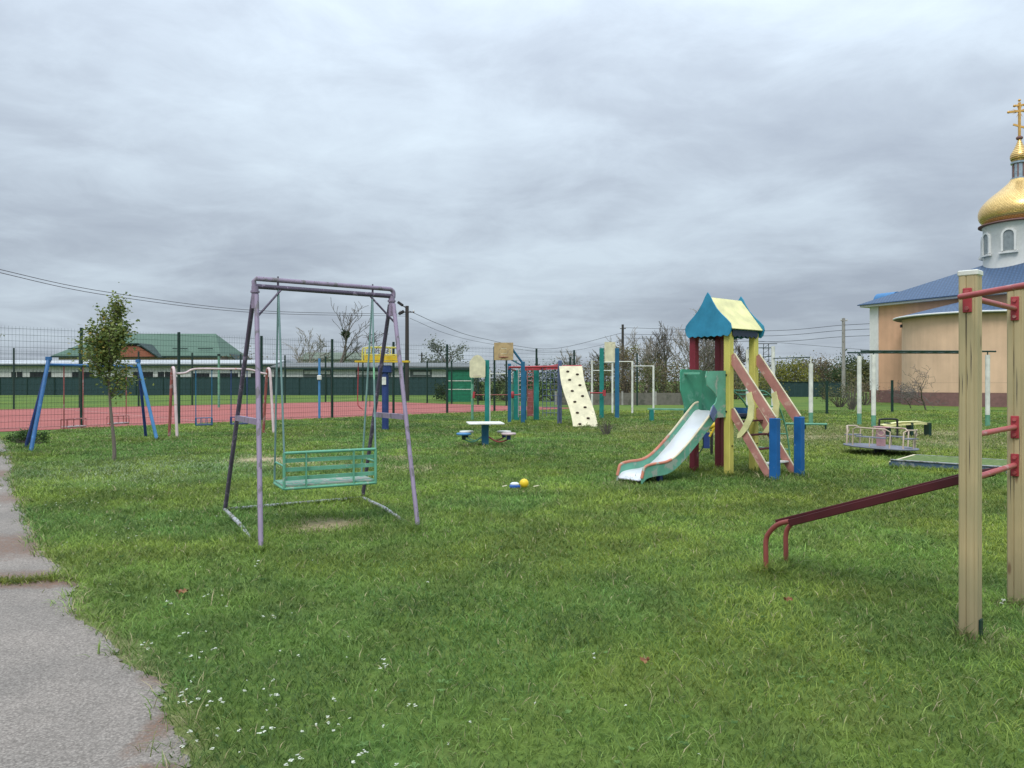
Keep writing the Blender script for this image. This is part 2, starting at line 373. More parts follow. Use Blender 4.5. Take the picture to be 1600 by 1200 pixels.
edge_px = [(282, 1200), (275, 1165), (262, 1120), (248, 1085), (240, 1068), (222, 1050), (200, 1034), (184, 1012), (150, 990), (122, 968), (112, 940), (118, 912), (92, 895), (72, 872), (60, 850), (44, 826), (30, 800), (34, 782), (14, 760), (20, 735), (16, 705), (4, 690)]
edge = [(-1.30, -3), (-1.36, 0), (-1.40, 2.2)] + [G(a, b) for a, b in edge_px] + [(-14.2, 21)]
ex = np.array([a for a, b in edge]); ey = np.array([b for a, b in edge])
def path_edge_x(y):
    x = np.interp(y, ey, ex)
    return x + (vnoise(y * 1.0, y * 0, .21, 5) - .5) * .08 + (vnoise(y * 1.0, y * 0, .04, 6) - .5) * .05 + (vnoise(y * 1.0, y * 0, .013, 8) - .5) * .03
NA = Vector((2.28, 2.33)); F0 = Vector((-14.6, 25.6))
ND = Vector((-.714, .700)) * 21.5
# worn patches: (x, y, rx, ry, strength)
bare = [(-2.05, 8.35, .40, .42, .95), (-5.15, 15.2, .75, .85, 1.0), (-4.4, 15.0, .9, .8, .8), (-2.0, 13.9, .75, .7, .6), (-2.4, 15.6, .6, .7, .5), (-3.4, 14.2, 1.2, .9, .45),
        (8.2, 21.5, 2.6, 1.9, .7), (11.4, 19.5, 2.2, 1.6, .6), (6.4, 22.8, 1.5, 1.2, .6), (13, 23, 3, 1.6, .7), (9.5, 26, 4, 2.2, .4), (4.6, 26, 2.5, 2, .4),
        (4.35, 12.2, .5, .4, .35), (1.8, 11.75, .4, .35, .5), (0.2, 11.1, .3, .2, .3), (-.66, 18.5, 1.0, .8, .35), (2.9, 4.7, .16, .16, .6), (3.63, 5.4, .18, .18, .6)]
def edge_dirt(x, y):
    d = x - np.interp(y, ey, ex); return np.clip(1 - np.abs(d) / (.10 + .16 * fbm(x, y, .5, 44)), 0, 1) * .9
def bare_at(x, y):
    n = fbm(x, y, .5, 20); b = np.zeros_like(x)
    for cx_, cy_, rx, ry, st in bare:
        d = np.sqrt(((x - cx_) / rx) ** 2 + ((y - cy_) / ry) ** 2)
        b = np.maximum(b, st * np.clip((1.25 - d) + (n - .5) * 1.3, 0, 1))
    return np.clip(np.maximum(b, edge_dirt(x, y) * .55), 0, 1)
def hz(x, y):
    e_ = np.clip((x - np.interp(y, ey, ex) - .3) / 1.5, 0, 1)
    fade = np.clip((24 - y) / 8, 0, 1) * e_
    return (fbm(x, y, 2.4, 31) - .5) * .05 * fade
def H(x, y): return float(hz(np.array([float(x)]), np.array([float(y)]))[0])

def axis(segs):
    o = []
    for a, b, s in segs: o += list(np.arange(a, b, s))
    return np.array(o + [segs[-1][1]])
gx = axis([(-900, -100, 100), (-100, -20, 8), (-20, 20, .16), (20, 100, 8), (100, 900, 100)])
gy = axis([(-60, -4, 8), (-4, 2.6, .6), (2.6, 28, .16), (28, 60, 2), (60, 200, 14), (200, 1800, 200)])
XX, YY = np.meshgrid(gx, gy); ZZ = hz(XX.ravel(), YY.ravel())
nx, ny = len(gx), len(gy)
vs = np.stack([XX.ravel(), YY.ravel(), ZZ], 1)
idx = np.arange(nx * ny).reshape(ny, nx)
fs = np.stack([idx[:-1, :-1], idx[:-1, 1:], idx[1:, 1:], idx[1:, :-1]], -1).reshape(-1, 4)
def np_mesh(name, v, f, k):
    me = bpy.data.meshes.new(name); me.vertices.add(len(v)); me.vertices.foreach_set('co', v.astype(np.float32).ravel())
    me.loops.add(f.size); me.loops.foreach_set('vertex_index', f.astype(np.int32).ravel())
    me.polygons.add(len(f)); me.polygons.foreach_set('loop_start', np.arange(0, f.size, k, dtype=np.int32)); me.update(calc_edges=True); return me
me = np_mesh('ground', vs, fs, 4); me.polygons.foreach_set('use_smooth', np.ones(len(fs), bool))
at = me.attributes.new('bare', 'FLOAT', 'POINT'); at.data.foreach_set('value', bare_at(XX.ravel(), YY.ravel()).astype(np.float32))
m, t, b = newmat('lawn_ground'); tc = nd(t, 'ShaderNodeTexCoord'); co = tc.outputs['Object']
na = noise(t, co, .35, 5); nb = noise(t, co, 14, 6, .7); nc = noise(t, co, 2.1, 5, .6)
g1 = ramp(t, nb.outputs[0], [(.30, (.05, .10, .02)), (.62, (.14, .225, .05))]).outputs[0]
g2 = ramp(t, na.outputs[0], [(.35, (.72, .8, .85)), (.65, (1.2, 1.02, .9))]).outputs[0]
gc = mixc(t, 1.0, g1, g2, 'MULTIPLY')
gc = mixc(t, ramp(t, nc.outputs[0], [(.45, (0,) * 3), (.75, (.45,) * 3)]).outputs[0], gc, (.14, .16, .05))
sand = ramp(t, nb.outputs[0], [(.3, (.20, .15, .085)), (.7, (.50, .42, .27))]).outputs[0]
ba = nd(t, 'ShaderNodeAttribute', attribute_name='bare')
t.links.new(mixc(t, ba.outputs['Fac'], gc, sand), b.inputs['Base Color']); b.inputs['Roughness'].default_value = .95
b.inputs['Specular IOR Level'].default_value = .1
bp = nd(t, 'ShaderNodeBump', inp={'Strength': .8, 'Distance': .03}); t.links.new(nb.outputs[0], bp.inputs['Height']); t.links.new(bp.outputs[0], b.inputs['Normal'])
me.materials.append(m); o = bpy.data.objects.new('ground', me); COL.objects.link(o); tag(o, kind='structure')

# asphalt path, one sheet with a ragged edge
ys = np.concatenate([np.arange(-3, 2.6, .3), np.arange(2.6, 12, .012), np.arange(12, 21.01, .08)])
xe = path_edge_x(ys); xl = np.full_like(ys, -22.0)
pv = []
cols = [0, .2, .5, 1, 2, 5]
for y_, x_ in zip(ys, xe):
    for c_ in cols: pv.append((x_ - c_ if c_ < 5 else -24, y_, .008))
pv = np.array(pv); k = len(cols); idx = np.arange(len(pv)).reshape(len(ys), k)
pf = np.stack([idx[:-1, 1:], idx[:-1, :-1], idx[1:, :-1], idx[1:, 1:]], -1).reshape(-1, 4)
me = np_mesh('path', pv, pf, 4)
m, t, b = newmat('old_asphalt'); tc = nd(t, 'ShaderNodeTexCoord'); co = tc.outputs['Object']
n1 = noise(t, co, 70, 5, .85); n2 = noise(t, co, 1.4, 5); vo = nd(t, 'ShaderNodeTexVoronoi', inp={'Scale': 70.0}); t.links.new(co, vo.inputs[0])
c = ramp(t, n1.outputs[0], [(.36, (.09, .078, .067)), (.5, (.215, .19, .165)), (.64, (.38, .345, .305))]).outputs[0]
c = mixc(t, .35, c, ramp(t, vo.outputs['Distance'], [(.1, (.42, .37, .32)), (.6, (.13, .112, .095))]).outputs[0])
c = mixc(t, 1.0, c, ramp(t, n2.outputs[0], [(.3, (.82, .82, .82)), (.7, (1.12, 1.1, 1.09))]).outputs[0], 'MULTIPLY')
n3 = noise(t, co, 7, 6, .7); n4 = noise(t, co, 60, 4, .8)
dirtc = ramp(t, n4.outputs[0], [(.35, (.055, .03, .02)), (.65, (.22, .125, .08))]).outputs[0]
for (cx_, cy_, rx, ry) in [(-4.65, 7.35, 1.0, .6), (-3.5, 6.12, 1.1, .26), (-2.9, 6.0, .35, .4), (-4.0, 5.92, .8, .14), (-6.35, 10.4, .9, .6), (-8.5, 13, 1.1, .6), (-1.45, 3.10, .13, .05), (-1.85, 4.15, .16, .22), (-1.62, 3.6, .08, .4), (-2.2, 4.6, .1, .3), (-2.75, 5.5, .12, .3), (-3.1, 6.3, .16, .3), (-4.1, 7.9, .5, .5), (-2.55, 5.1, .2, .12)]:
    s1 = nd(t, 'ShaderNodeVectorMath', operation='SUBTRACT'); t.links.new(co, s1.inputs[0]); s1.inputs[1].default_value = (cx_, cy_, 0)
    s2 = nd(t, 'ShaderNodeVectorMath', operation='MULTIPLY'); t.links.new(s1.outputs[0], s2.inputs[0]); s2.inputs[1].default_value = (1 / rx, 1 / ry, 0)
    s3 = nd(t, 'ShaderNodeVectorMath', operation='LENGTH'); t.links.new(s2.outputs[0], s3.inputs[0])
    s4 = nd(t, 'ShaderNodeMath', operation='MULTIPLY_ADD', inp={1: 1.6}); t.links.new(n3.outputs[0], s4.inputs[0]); t.links.new(s3.outputs[1], s4.inputs[2])
    mr_ = nd(t, 'ShaderNodeMapRange', inp={'From Min': 1.3, 'From Max': 2.0, 'To Min': .9, 'To Max': 0.0}); t.links.new(s4.outputs[0], mr_.inputs[0])
    gm_ = nd(t, 'ShaderNodeMath', operation='MULTIPLY'); t.links.new(mr_.outputs[0], gm_.inputs[0]); t.links.new(ramp(t, n4.outputs[0], [(.38, (.25,) * 3), (.55, (1,) * 3)]).outputs[0], gm_.inputs[1])
    c = mixc(t, gm_.outputs[0], c, dirtc)
t.links.new(c, b.inputs['Base Color']); b.inputs['Roughness'].default_value = .9
bp = nd(t, 'ShaderNodeBump', inp={'Strength': .5, 'Distance': .004}); t.links.new(n1.outputs[0], bp.inputs['Height']); t.links.new(bp.outputs[0], b.inputs['Normal'])
me.materials.append(m); o = bpy.data.objects.new('path', me); COL.objects.link(o); tag(o, kind='structure')

# red sports court with faded white lines
c0 = F0 + NA * -6.5; c1 = F0 + NA * 8.0; perp = ND
off = Vector((-.714, .70)) * .35
q = [c0 - off * 1.1, c1 - off * 1.1, c1 + ND - off, c0 + ND - off]
mb = MB(); nU, nV = 30, 14; vv = []
for i in range(nU + 1):
    for j in range(nV + 1):
        p = q[0] + (q[1] - q[0]) * i / nU + (q[3] - q[0]) * j / nV; vv.append((p.x, p.y, .012))
mb.add(vv, [(i * (nV + 1) + j, (i + 1) * (nV + 1) + j, (i + 1) * (nV + 1) + j + 1, i * (nV + 1) + j + 1) for i in range(nU) for j in range(nV)])
m, t, b = newmat('red_rubber_court'); tc = nd(t, 'ShaderNodeTexCoord'); n1 = noise(t, tc.outputs['Object'], .5, 5); n2 = noise(t, tc.outputs['Object'], 30, 3)
c = ramp(t, n1.outputs[0], [(.35, (.25, .050, .042)), (.65, (.335, .082, .068))]).outputs[0]
c = mixc(t, .25, c, ramp(t, n2.outputs[0], [(.35, (.2, .06, .05)), (.65, (.5, .18, .14))]).outputs[0]); t.links.new(c, b.inputs['Base Color']); b.inputs['Roughness'].default_value = .85
o = mb.build('sports_court', m); tag(o, kind='structure')
lm = MB(); ua = (q[1] - q[0]).normalized(); va = (q[3] - q[0]).normalized(); LU = (q[1] - q[0]).length; LV = (q[3] - q[0]).length
def lin(u0, v0, u1, v1, wd=.06):
    a = q[0] + ua * u0 + va * v0; b_ = q[0] + ua * u1 + va * v1; d = (b_ - a).normalized(); n_ = Vector((-d.y, d.x)) * wd / 2
    lm.add([(a.x - n_.x, a.y - n_.y, .018), (b_.x - n_.x, b_.y - n_.y, .018), (b_.x + n_.x, b_.y + n_.y, .018), (a.x + n_.x, a.y + n_.y, .018)], [(0, 1, 2, 3)])
for u0, v0, u1, v1 in ((LU - 41, 2, LU - 2, 2), (LU - 41, LV - 2, LU - 2, LV - 2), (LU - 2, 2, LU - 2, LV - 2), (LU - 21.5, 2.06, LU - 21.5, LV - 2.06), (LU - 8, 2.06, LU - 8, LV - 2.06), (LU - 33, 2.06, LU - 33, LV - 2.06), (LU - 28, 7, LU - 15, 7)): lin(u0, v0, u1, v1)
lm.build('court_lines', paint('faded_line_paint', (.52, .34, .30), .8), loc=(0, 0, 0)); tag(bpy.data.objects['court_lines'], kind='structure')

# ------------------------------------------------------------------ grass blades (uncountable: one object)
def grass():
    px_, py_ = [], []
    # sample along depth with a density that falls with distance
    Yb = np.concatenate([np.linspace(2.2, 13, 45), np.linspace(13.5, 40, 54)])
    X = []; Y = []; 
    for a, b_ in zip(Yb[:-1], Yb[1:]):
        ym = (a + b_) / 2; wd = .0019 + .00080 * ym
        dens = 37.0 / wd * (1.0 if ym < 14 else .75)
        half = ym * .74 + 1.2
        n = int(dens * 2 * half * (b_ - a) * .52)
        X.append(rng.uniform(-half, half, n)); Y.append(rng.uniform(a, b_, n))
    X = np.concatenate(X); Y = np.concatenate(Y)
    e_ = path_edge_x(Y); d = X - e_
    keep = d > rng.normal(-.02, .035, len(X)) - .26 * np.clip(fbm(X, Y, .22, 15) - .45, 0, 1) * 2.2 * (rng.random(len(X)) ** 1.5)
    keep |= False
    # ragged grass strip across the path
    Xs = rng.uniform(-5.2, -2.95, 9000); Ys = 6.02 + (Xs + 4) * -.03 + rng.normal(0, .055, 9000) + (vnoise(Xs, Xs * 0, .4, 3) - .5) * .2
    kk = rng.random(9000) < .55 * np.clip((-3.1 - Xs) / .9, .12, 1); 
    Xt = rng.uniform(-16, -9.5, 5000); Yt = 16.6 + (Xt + 12) * -.15 + rng.normal(0, .25, 5000)
    bb = bare_at(X, Y); keep &= rng.random(len(X)) > bb * 1.02
    # court
    rel = np.stack([X - q[0].x, Y - q[0].y], 1); u = rel @ np.array(ua); v = rel @ np.array(va)
    keep &= ~((v > -.05 + rng.normal(0, .06, len(X))) & (u < LU) & (u > 0))
    feet = [(-2.35, 7.07), (-3.51, 9.21), (-2.01, 10.1), (-1.0, 8.1), (3.22, 13.35), (3.67, 12.8), (3.85, 13.9), (4.28, 13.3), (4.2, 12.15), (4.8, 12.65), (2.1, 6.26), (2.36, 6.52), (2.84, 4.68), (3.62, 5.42),
            (-.66, 18.5), (-8.02, 15.1), (-10.7, 16.8), (-11.45, 17.7), (-9.5, 20.3), (-9.2, 20.75), (-7, 22.2), (2.1, 12.0), (1.9, 11.75), (.42, 28), (-.86, 26), (8.05, 16.3), (6.95, 13.9), (7.5, 13.3), (2.5, 25.9)]
    fx_, fy_ = [], []
    for a, b_ in feet:
        k_ = 260 if b_ < 12 else 160; sp_ = .07 if b_ < 12 else .13; fx_.append(rng.normal(a, sp_, k_)); fy_.append(rng.normal(b_, sp_, k_))
    a_ = np.linspace(0, 1, 900); fx_.append(-3.51 + 1.16 * a_ + rng.normal(0, .05, 900)); fy_.append(9.21 - 2.14 * a_ + rng.normal(0, .05, 900)); fx_.append(-2.01 + 1.01 * a_ + rng.normal(0, .05, 900)); fy_.append(10.1 - 2.0 * a_ + rng.normal(0, .05, 900))
    fx_.append(-3.51 + 1.5 * a_ + rng.normal(0, .04, 900)); fy_.append(9.21 + .89 * a_ + rng.normal(0, .04, 900))
    fx_.append(6.95 + 1.36 * a_ + rng.normal(-.06, .05, 900)); fy_.append(13.9 - 1.2 * a_ + rng.normal(-.08, .05, 900))
    fx_ = np.concatenate(fx_); fy_ = np.concatenate(fy_)
    X = np.concatenate([X[keep], Xs[kk], Xt, fx_]); Y = np.concatenate([Y[keep], Ys[kk], Yt, fy_]); n = len(X)
    d_in = X < path_edge_x(Y) - .15
    Z = hz(X, Y)
    wd = (.0019 + .00080 * Y) * rng.uniform(.6, 1.25, n)
    clump = fbm(X, Y, .35, 50); lawn = fbm(X, Y, 2.6, 60)
    de = np.clip(1 - np.abs(X - path_edge_x(Y)) / .35, 0, 1)
    ln = (.026 + .045 * clump + .020 * lawn) * rng.uniform(.55, 1.35, n) * (1 + .5 * de) * (1 + .014 * Y)
    ln[-len(fx_):] *= 1.9
    tf = rng.random(n) < .012; ln[tf] *= 1.7
    th = rng.uniform(0, 2 * np.pi, n); lean = rng.uniform(.35, 1.75, n)
    ca, sa = np.cos(th), np.sin(th); fa = rng.uniform(0, 2 * np.pi, n); bx, by = np.cos(fa), np.sin(fa)
    def pt(f, wf, side):
        hgt = ln * (f - .34 * lean * f * f) ; run = ln * lean * .65 * f * f + ln * .25 * f
        return np.stack([X + ca * run + side * bx * wd * wf / 2, Y + sa * run + side * by * wd * wf / 2, Z + hgt - .004], 1)
    V_ = np.stack([pt(0, 1, -1), pt(0, 1, 1), pt(.55, .85, 1), pt(.55, .85, -1), pt(1, 0, 0)], 1).reshape(-1, 3)
    base = np.arange(n) * 5
    F = np.stack([base, base + 1, base + 2, base, base + 2, base + 3, base + 3, base + 2, base + 4], 1).reshape(-1, 3)
    me = np_mesh('grass', V_, F, 3)
    # colours per blade, darker towards the root
    r = rng.random(n)[:, None]; L1 = np.clip((fbm(X, Y, 1.7, 70) - .5) * 3.2 + .5, 0, 1)[:, None]; L2 = np.clip((fbm(X, Y, .38, 80) - .5) * 3.4 + .5, 0, 1)[:, None]
    yr = np.clip((X + 1.5) / 5, 0, 1)[:, None]; L3 = np.clip((fbm(X, Y, 5.0, 90) - .5) * 3 + .5, 0, 1)[:, None]
    gA = np.array([.108, .235, .048]); gB = np.array([.215, .295, .042]); gC = np.array([.34, .43, .13]); gD = np.array([.04, .10, .025])
    c = gA * (1 - L1) + gB * L1; c = c * (.60 + .62 * L2); c = c * (1 - .45 * r) + gC * .45 * r; c = c * (1 - .5 * yr) + c * np.array([1.15, 1.0, .85]) * .5 * yr
    c = c * (.82 + .34 * L3)
    wr_ = np.clip(1.3 - np.sqrt(((X - 10) / 7.0) ** 2 + ((Y - 22.5) / 5.0) ** 2), 0, 1)[:, None] * np.clip(.4 + 1.2 * L2, 0, 1); c = c * (1 - .62 * wr_) + np.array([.27, .27, .12]) * .62 * wr_
    hl = rng.random(n) < .07; c[hl] = c[hl] * 1.35 + .02
    c[d_in] *= np.array([.75, .62, .6])
    dk = rng.random(n) < .27; c[dk] = c[dk] * .35 + gD * .65
    st = rng.random(n) < (.028 + .30 * bare_at(X, Y) + .04 * (Y > 16)); c[st] = np.array([.48, .42, .24]) * rng.uniform(.6, 1.1, (st.sum(), 1))
    # patch of pale grey-green yarrow on the left and worn lawn on the far right
    ya = np.clip(1.3 - np.sqrt(((X + 6.6) / 2.6) ** 2 + ((Y - 13.6) / 2.2) ** 2), 0, 1) * (rng.random(n) < .3); c = c * (1 - ya[:, None] * .8) + np.array([.38, .46, .28]) * ya[:, None] * .8
    c4 = np.ones((n, 4), np.float32); c4[:, :3] = c; c4 = np.repeat(c4, 5, 0)
    c4.reshape(n, 5, 4)[:, :2, :3] *= .8  # root points of each blade darkened
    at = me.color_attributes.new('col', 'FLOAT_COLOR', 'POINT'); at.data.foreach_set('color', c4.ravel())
    m, t, b = newmat('grass_blades'); a_ = nd(t, 'ShaderNodeAttribute', attribute_name='col'); t.links.new(a_.outputs[0], b.inputs['Base Color']); b.inputs['Roughness'].default_value = .55
    b.inputs['Specular IOR Level'].default_value = .22
    tr = nd(t, 'ShaderNodeBsdfTranslucent'); t.links.new(a_.outputs[0], tr.inputs[0]); ms = nd(t, 'ShaderNodeMixShader', inp={0: .3})
    t.links.new(b.outputs[0], ms.inputs[1]); t.links.new(tr.outputs[0], ms.inputs[2]); t.links.new(ms.outputs[0], t.nodes['Material Output'].inputs[0])
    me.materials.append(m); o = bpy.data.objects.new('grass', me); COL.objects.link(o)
    tag(o, 'short trodden green grass of the playground lawn', 'grass', kind='stuff'); print('blades', n)
grass()

def weeds():
    rnd = random.Random(21); mb = MB(); mb.c = []
    for _ in range(230):
        y = 2.6 + 13 * rnd.random() ** 1.5; x = rnd.uniform(-.72, .75) * y
        if x < float(np.interp(y, ey, ex)) + .08: continue
        k_ = rnd.randint(4, 8); R_ = rnd.uniform(.012, .028); z = H(x, y) + .022; c_ = rnd.random()
        for i in range(k_):
            a = 6.283 * i / k_ + rnd.uniform(-.3, .3); l_ = R_ * rnd.uniform(.7, 1.2); w_ = l_ * .28; d = V(math.cos(a), math.sin(a), 0); n_ = V(-d.y, d.x, 0); b0 = V(x, y, z)
            mb.add([b0, b0 + d * l_ * .55 - n_ * w_ + V(0, 0, l_ * .45), b0 + d * l_ + V(0, 0, l_ * .35), b0 + d * l_ * .55 + n_ * w_ + V(0, 0, l_ * .45)], [(0, 1, 2, 3)]); mb.c.append(min(.9, c_ * .8 + rnd.random() * .1))
    o = mb.build('broadleaf_weeds', leafmat('weed_leaves', (.05, .12, .03), (.17, .29, .09))); tag(o, 'small broad leaved weeds scattered through the lawn', 'weeds', kind='stuff')
weeds()
# small white flower heads and yarrow (uncountable ground cover)
def flowers():
    rnd = random.Random(4); mb = MB(); st = MB()
    def head(x, y, z, r):
        k = rnd.randint(4, 8)
        for _ in range(k):
            a = rnd.uniform(0, 6.28); d = rnd.uniform(0, r); cx_, cy_, cz_ = x + math.cos(a) * d, y + math.sin(a) * d, z + rnd.uniform(-.004, .004)
            s_ = r * rnd.uniform(.3, .5); pts = [(cx_ + s_ * math.cos(q_ * 1.05), cy_ + s_ * math.sin(q_ * 1.05), cz_ + s_ * .25 * (q_ % 2)) for q_ in range(6)]
            mb.add(pts + [(cx_, cy_, cz_ + s_ * .5)], [(i, (i + 1) % 6, 6) for i in range(6)])
        st.add([(x - .0015, y, 0), (x + .0015, y, 0), (x + .001, y, z)], [(0, 1, 2)])
    spots = [(600, 1055, 5, .03), (300, 1110, 6, .06), (345, 1110, 4, .03), (282, 1100, 5, .05), (320, 1028, 5, .06), (275, 1005, 4, .05), (390, 1165, 5, .05), (500, 1150, 4, .04), (525, 1110, 2, .01), (640, 1125, 2, .03), (575, 1198, 3, .03), (240, 1023, 4, .05),
             (425, 975, 3, .03), (470, 1035, 1, .01), (930, 1040, 2, .04), (1118, 772, 2, .03), (670, 920, 1, .01), (208, 845, 2, .05), (115, 700, 2, .05), (300, 1175, 5, .08), (400, 1112, 4, .08), (440, 1190, 5, .07), (330, 935, 4, .2), (385, 895, 3, .1), (270, 815, 4, .3), (1570, 952, 4, .03), (1000, 1130, 1, .1)]
    for px, py, k, sp in spots:
        x, y = G(px, py)
        for _ in range(k):
            xx, yy = x + rnd.gauss(0, sp), y + rnd.gauss(0, sp * 1.3); head(xx, yy, H(xx, yy) + rnd.uniform(.035, .06), rnd.uniform(.008, .013))
    for _ in range(280):   # scattered in the yarrow patch and along the path edge
        if rnd.random() < .75: x, y = rnd.gauss(-6.4, 1.6), rnd.gauss(13.4, 1.7)
        else: y = 3 + 7 * rnd.random() ** 1.4; x = float(np.interp(y, ey, ex)) + .15 + abs(rnd.gauss(0, .9))
        head(x, y, H(x, y) + rnd.uniform(.03, .06), rnd.uniform(.005, .009) * (1 + max(0, y - 6) * .06))
    o = mb.build('white_flowers', paint('white_petals', (.58, .60, .50), .8, var=.15)); tag(o, 'tiny white flower heads scattered in the lawn by the path', 'flowers', kind='stuff')
flowers()

# ------------------------------------------------------------------ vegetation makers
def branch_tree(root, h, seed, spread=.55, lean=0, trunk_r=.06, levels=4, kids=(5, 4, 4, 3), first=.3, bark=None, twig=None, thin=.002, up=.35, gnarl=.18, crown_mat=None):
    rnd = random.Random(seed); tr = MB(); tw = MB(); tips = []; o0 = origin(root)
    def grow(p, d, l, r, lv):
        seg = 5 if lv == 0 else 4; pts = [p]; rs = [r]; dd = d.copy()
        for i in range(seg):
            dd = (dd + Vector((rnd.gauss(0, gnarl), rnd.gauss(0, gnarl), rnd.gauss(0, gnarl) * .5 + up * (.08 if lv else .02)))).normalized()
            pts.append(pts[-1] + dd * l / seg); rs.append(max(thin, r * (1 - .72 * (i + 1) / seg)))
        (tr if lv == 0 else tw).tube(pts, rs, 8 if lv == 0 else (5 if lv == 1 else 3), cap=False)
        if lv >= levels - 1: tips.extend(pts[2:]); return
        n = kids[lv]
        for k_ in range(n):
            f = first + (1 - first) * (k_ + rnd.random() * .8) / n if lv == 0 else .25 + .75 * (k_ + rnd.random()) / n
            f = min(f, .999); i = int(f * seg); q_ = pts[i].lerp(pts[i + 1], f * seg - i)
            a = rnd.uniform(0, 6.283); s = Vector((math.cos(a), math.sin(a), 0)); s = (s - dd * s.dot(dd)).normalized()
            nd_ = (dd * (1 - spread) + s * spread + Vector((0, 0, up * .5))).normalized()
            grow(q_, nd_, l * rnd.uniform(.42, .62) * (1.25 - .5 * f if lv == 0 else 1), max(thin, rs[i] * .6), lv + 1)
    grow(o0 + Vector((0, 0, -.05)), Vector((lean, 0, 1)).normalized(), h * .86, trunk_r, 0)
    tr.build('trunk', bark or M['bark'], root)
    if tw.v: tw.build('crown', twig or M['twig'], root)
    return tips
def leaves(mb, pts, n, size, sc, seed, flat=.3):
    rnd = random.Random(seed)
    if mb.c is None: mb.c = []
    for _ in range(n):
        p = rnd.choice(pts); q_ = Vector(p) + Vector((rnd.gauss(0, sc), rnd.gauss(0, sc), rnd.gauss(0, sc)))
        a = Vector((rnd.gauss(0, 1), rnd.gauss(0, 1), rnd.gauss(0, flat))).normalized(); b_ = a.orthogonal().normalized(); b_ = (b_ * math.cos(rnd.random() * 6) + a.cross(b_) * math.sin(rnd.random() * 6)).normalized()
        s_ = size * rnd.uniform(.6, 1.3)
        mb.add([q_ - a * s_ * .5, q_ + b_ * s_ * .33, q_ + a * s_ * .5, q_ - b_ * s_ * .33], [(0, 1, 2, 3)]); mb.c.append(rnd.random())
def bush(name, label, cat, x, y, wdt, hgt, mat, seed, n=900, size=.09, group=None, dep=None, z0=0, stems=True, clumps=16, conic=0):
    rnd = random.Random(seed); r = thing(name, label, cat, (x, y, z0), group); pts = []; dep = dep or wdt * .7
    sm = MB()
    for i in range(clumps):
        a = rnd.uniform(0, 6.28); rr = math.sqrt(rnd.random()); zf = .12 + .86 * rnd.random()
        sh = (1 - zf) ** .8 if conic else math.sqrt(max(.05, 1 - (zf * 1.25 - .45) ** 2 * 1.1)) * (1 if zf < .8 else .75)
        c = Vector((x + math.cos(a) * rr * wdt / 2 * sh, y + math.sin(a) * rr * dep / 2 * sh, z0 + zf * hgt)); pts.append(c)
        sm.tube([(x + (c.x - x) * .15, y + (c.y - y) * .15, z0 - .03), (x + (c.x - x) * .6, y + (c.y - y) * .6, z0 + (c.z - z0) * .6), c], [.03 * hgt / 2 + .006, .015, .005], 4, cap=False)
    sm.build('stem', M['twig'], r)
    mb = MB(); pp = []
    cs = min(wdt, hgt) * .16
    for c in pts:
        k = max(1, n // clumps)
        leaves(mb, [c], k, size, cs * rnd.uniform(.7, 1.3), rnd.random(), .6)
    mb.build('foliage', mat, r); return r

# young pear tree
r = thing('young_tree', 'slim young leafy tree with green and yellow leaves in front of the blue swing set', 'tree', (-7.98, 15.1, H(-8, 15.1)))
tips = []
rnd = random.Random(11); tr = MB(); tw = MB(); c0_ = origin(r)
tp = [c0_ + Vector(v_) for v_ in ((.02, 0, -.05), (.03, 0, .2), (.0, 0, .6), (-.05, 0, 1.1), (-.07, .0, 1.55), (-.05, 0, 2.0), (.02, 0, 2.5), (.05, 0, 2.92))]
tr.tube(arc(tp, 4), [.042 - .034 * i / 28 for i in range(29)], 8)
bk = MB(); 
for i in range(40):
    f = rnd.uniform(.44, 1.0) ** .93; j = f * 7; a_ = int(j); p = tp[a_].lerp(tp[min(7, a_ + 1)], j - a_)
    zrel = p.z - c0_.z
    l = (.82 - .60 * max(0, (zrel - 1.7) / 1.5)) * rnd.uniform(.55, 1.2)
    a = rnd.uniform(0, 6.28)
    if i in (3, 9, 15): l *= 1.35; a = rnd.choice((0.2, 3.0, -.3))
    d = Vector((math.cos(a) * .75, math.sin(a) * .75, rnd.uniform(.55, 1.3))).normalized()
    pts = [p]; 
    for k_ in range(4): d = (d + Vector((rnd.gauss(0, .12), rnd.gauss(0, .12), .12))).normalized(); pts.append(pts[-1] + d * l / 4)
    tw.tube(pts, [.012, .009, .007, .005, .003], 5, cap=False); tips += [pts[1], pts[2], pts[3], pts[4], pts[2], pts[3]]
    for k_ in (2, 3):
        d2 = (d + Vector((rnd.gauss(0, .6), rnd.gauss(0, .6), rnd.gauss(.1, .3)))).normalized(); e2_ = pts[k_] + d2 * l * .35; tw.tube([pts[k_], e2_], [.005, .002], 4, cap=False); tips.append(e2_)
tr.build('trunk', M['bark'], r); tw.build('limb', M['bark'], r)
mb = MB(); low = [p for p in tips if p.z < 2.6]
leaves(mb, tips, 2600, .07, .075, 2); leaves(mb, low, 2200, .068, .11, 5); leaves(mb, [p for p in tips if p.z > 2.3], 650, .065, .07, 9)
mb.build('crown', M['leaf_pear'], r)
# sprig of a neighbouring tree entering at the left edge
r = thing('leafy_tree', 'leafy tree just outside the left edge, only a sprig showing', 'tree', (-11.55, 15.6, 0))
tips = branch_tree(r, 3.2, 5, .5, 0, .045, 3, (12, 5), .4, gnarl=.07)
mb = MB(); leaves(mb, [p for p in tips if p.x < -10.85], 2200, .06, .06, 3); sp = P(2, 524, 15.6)
tws = MB(); tws.tube([origin(r) + Vector((0, 0, 2.2)), sp + Vector((-.3, 0, -.1)), sp], [.01, .006, .003], 5); tws.build('twig', M['bark'], r)
leaves(mb, [sp, sp + Vector((-.08, 0, -.04)), sp + Vector((-.2, 0, -.05))], 16, .06, .035, 8)
mb.build('foliage', M['leaf_pear'], r)

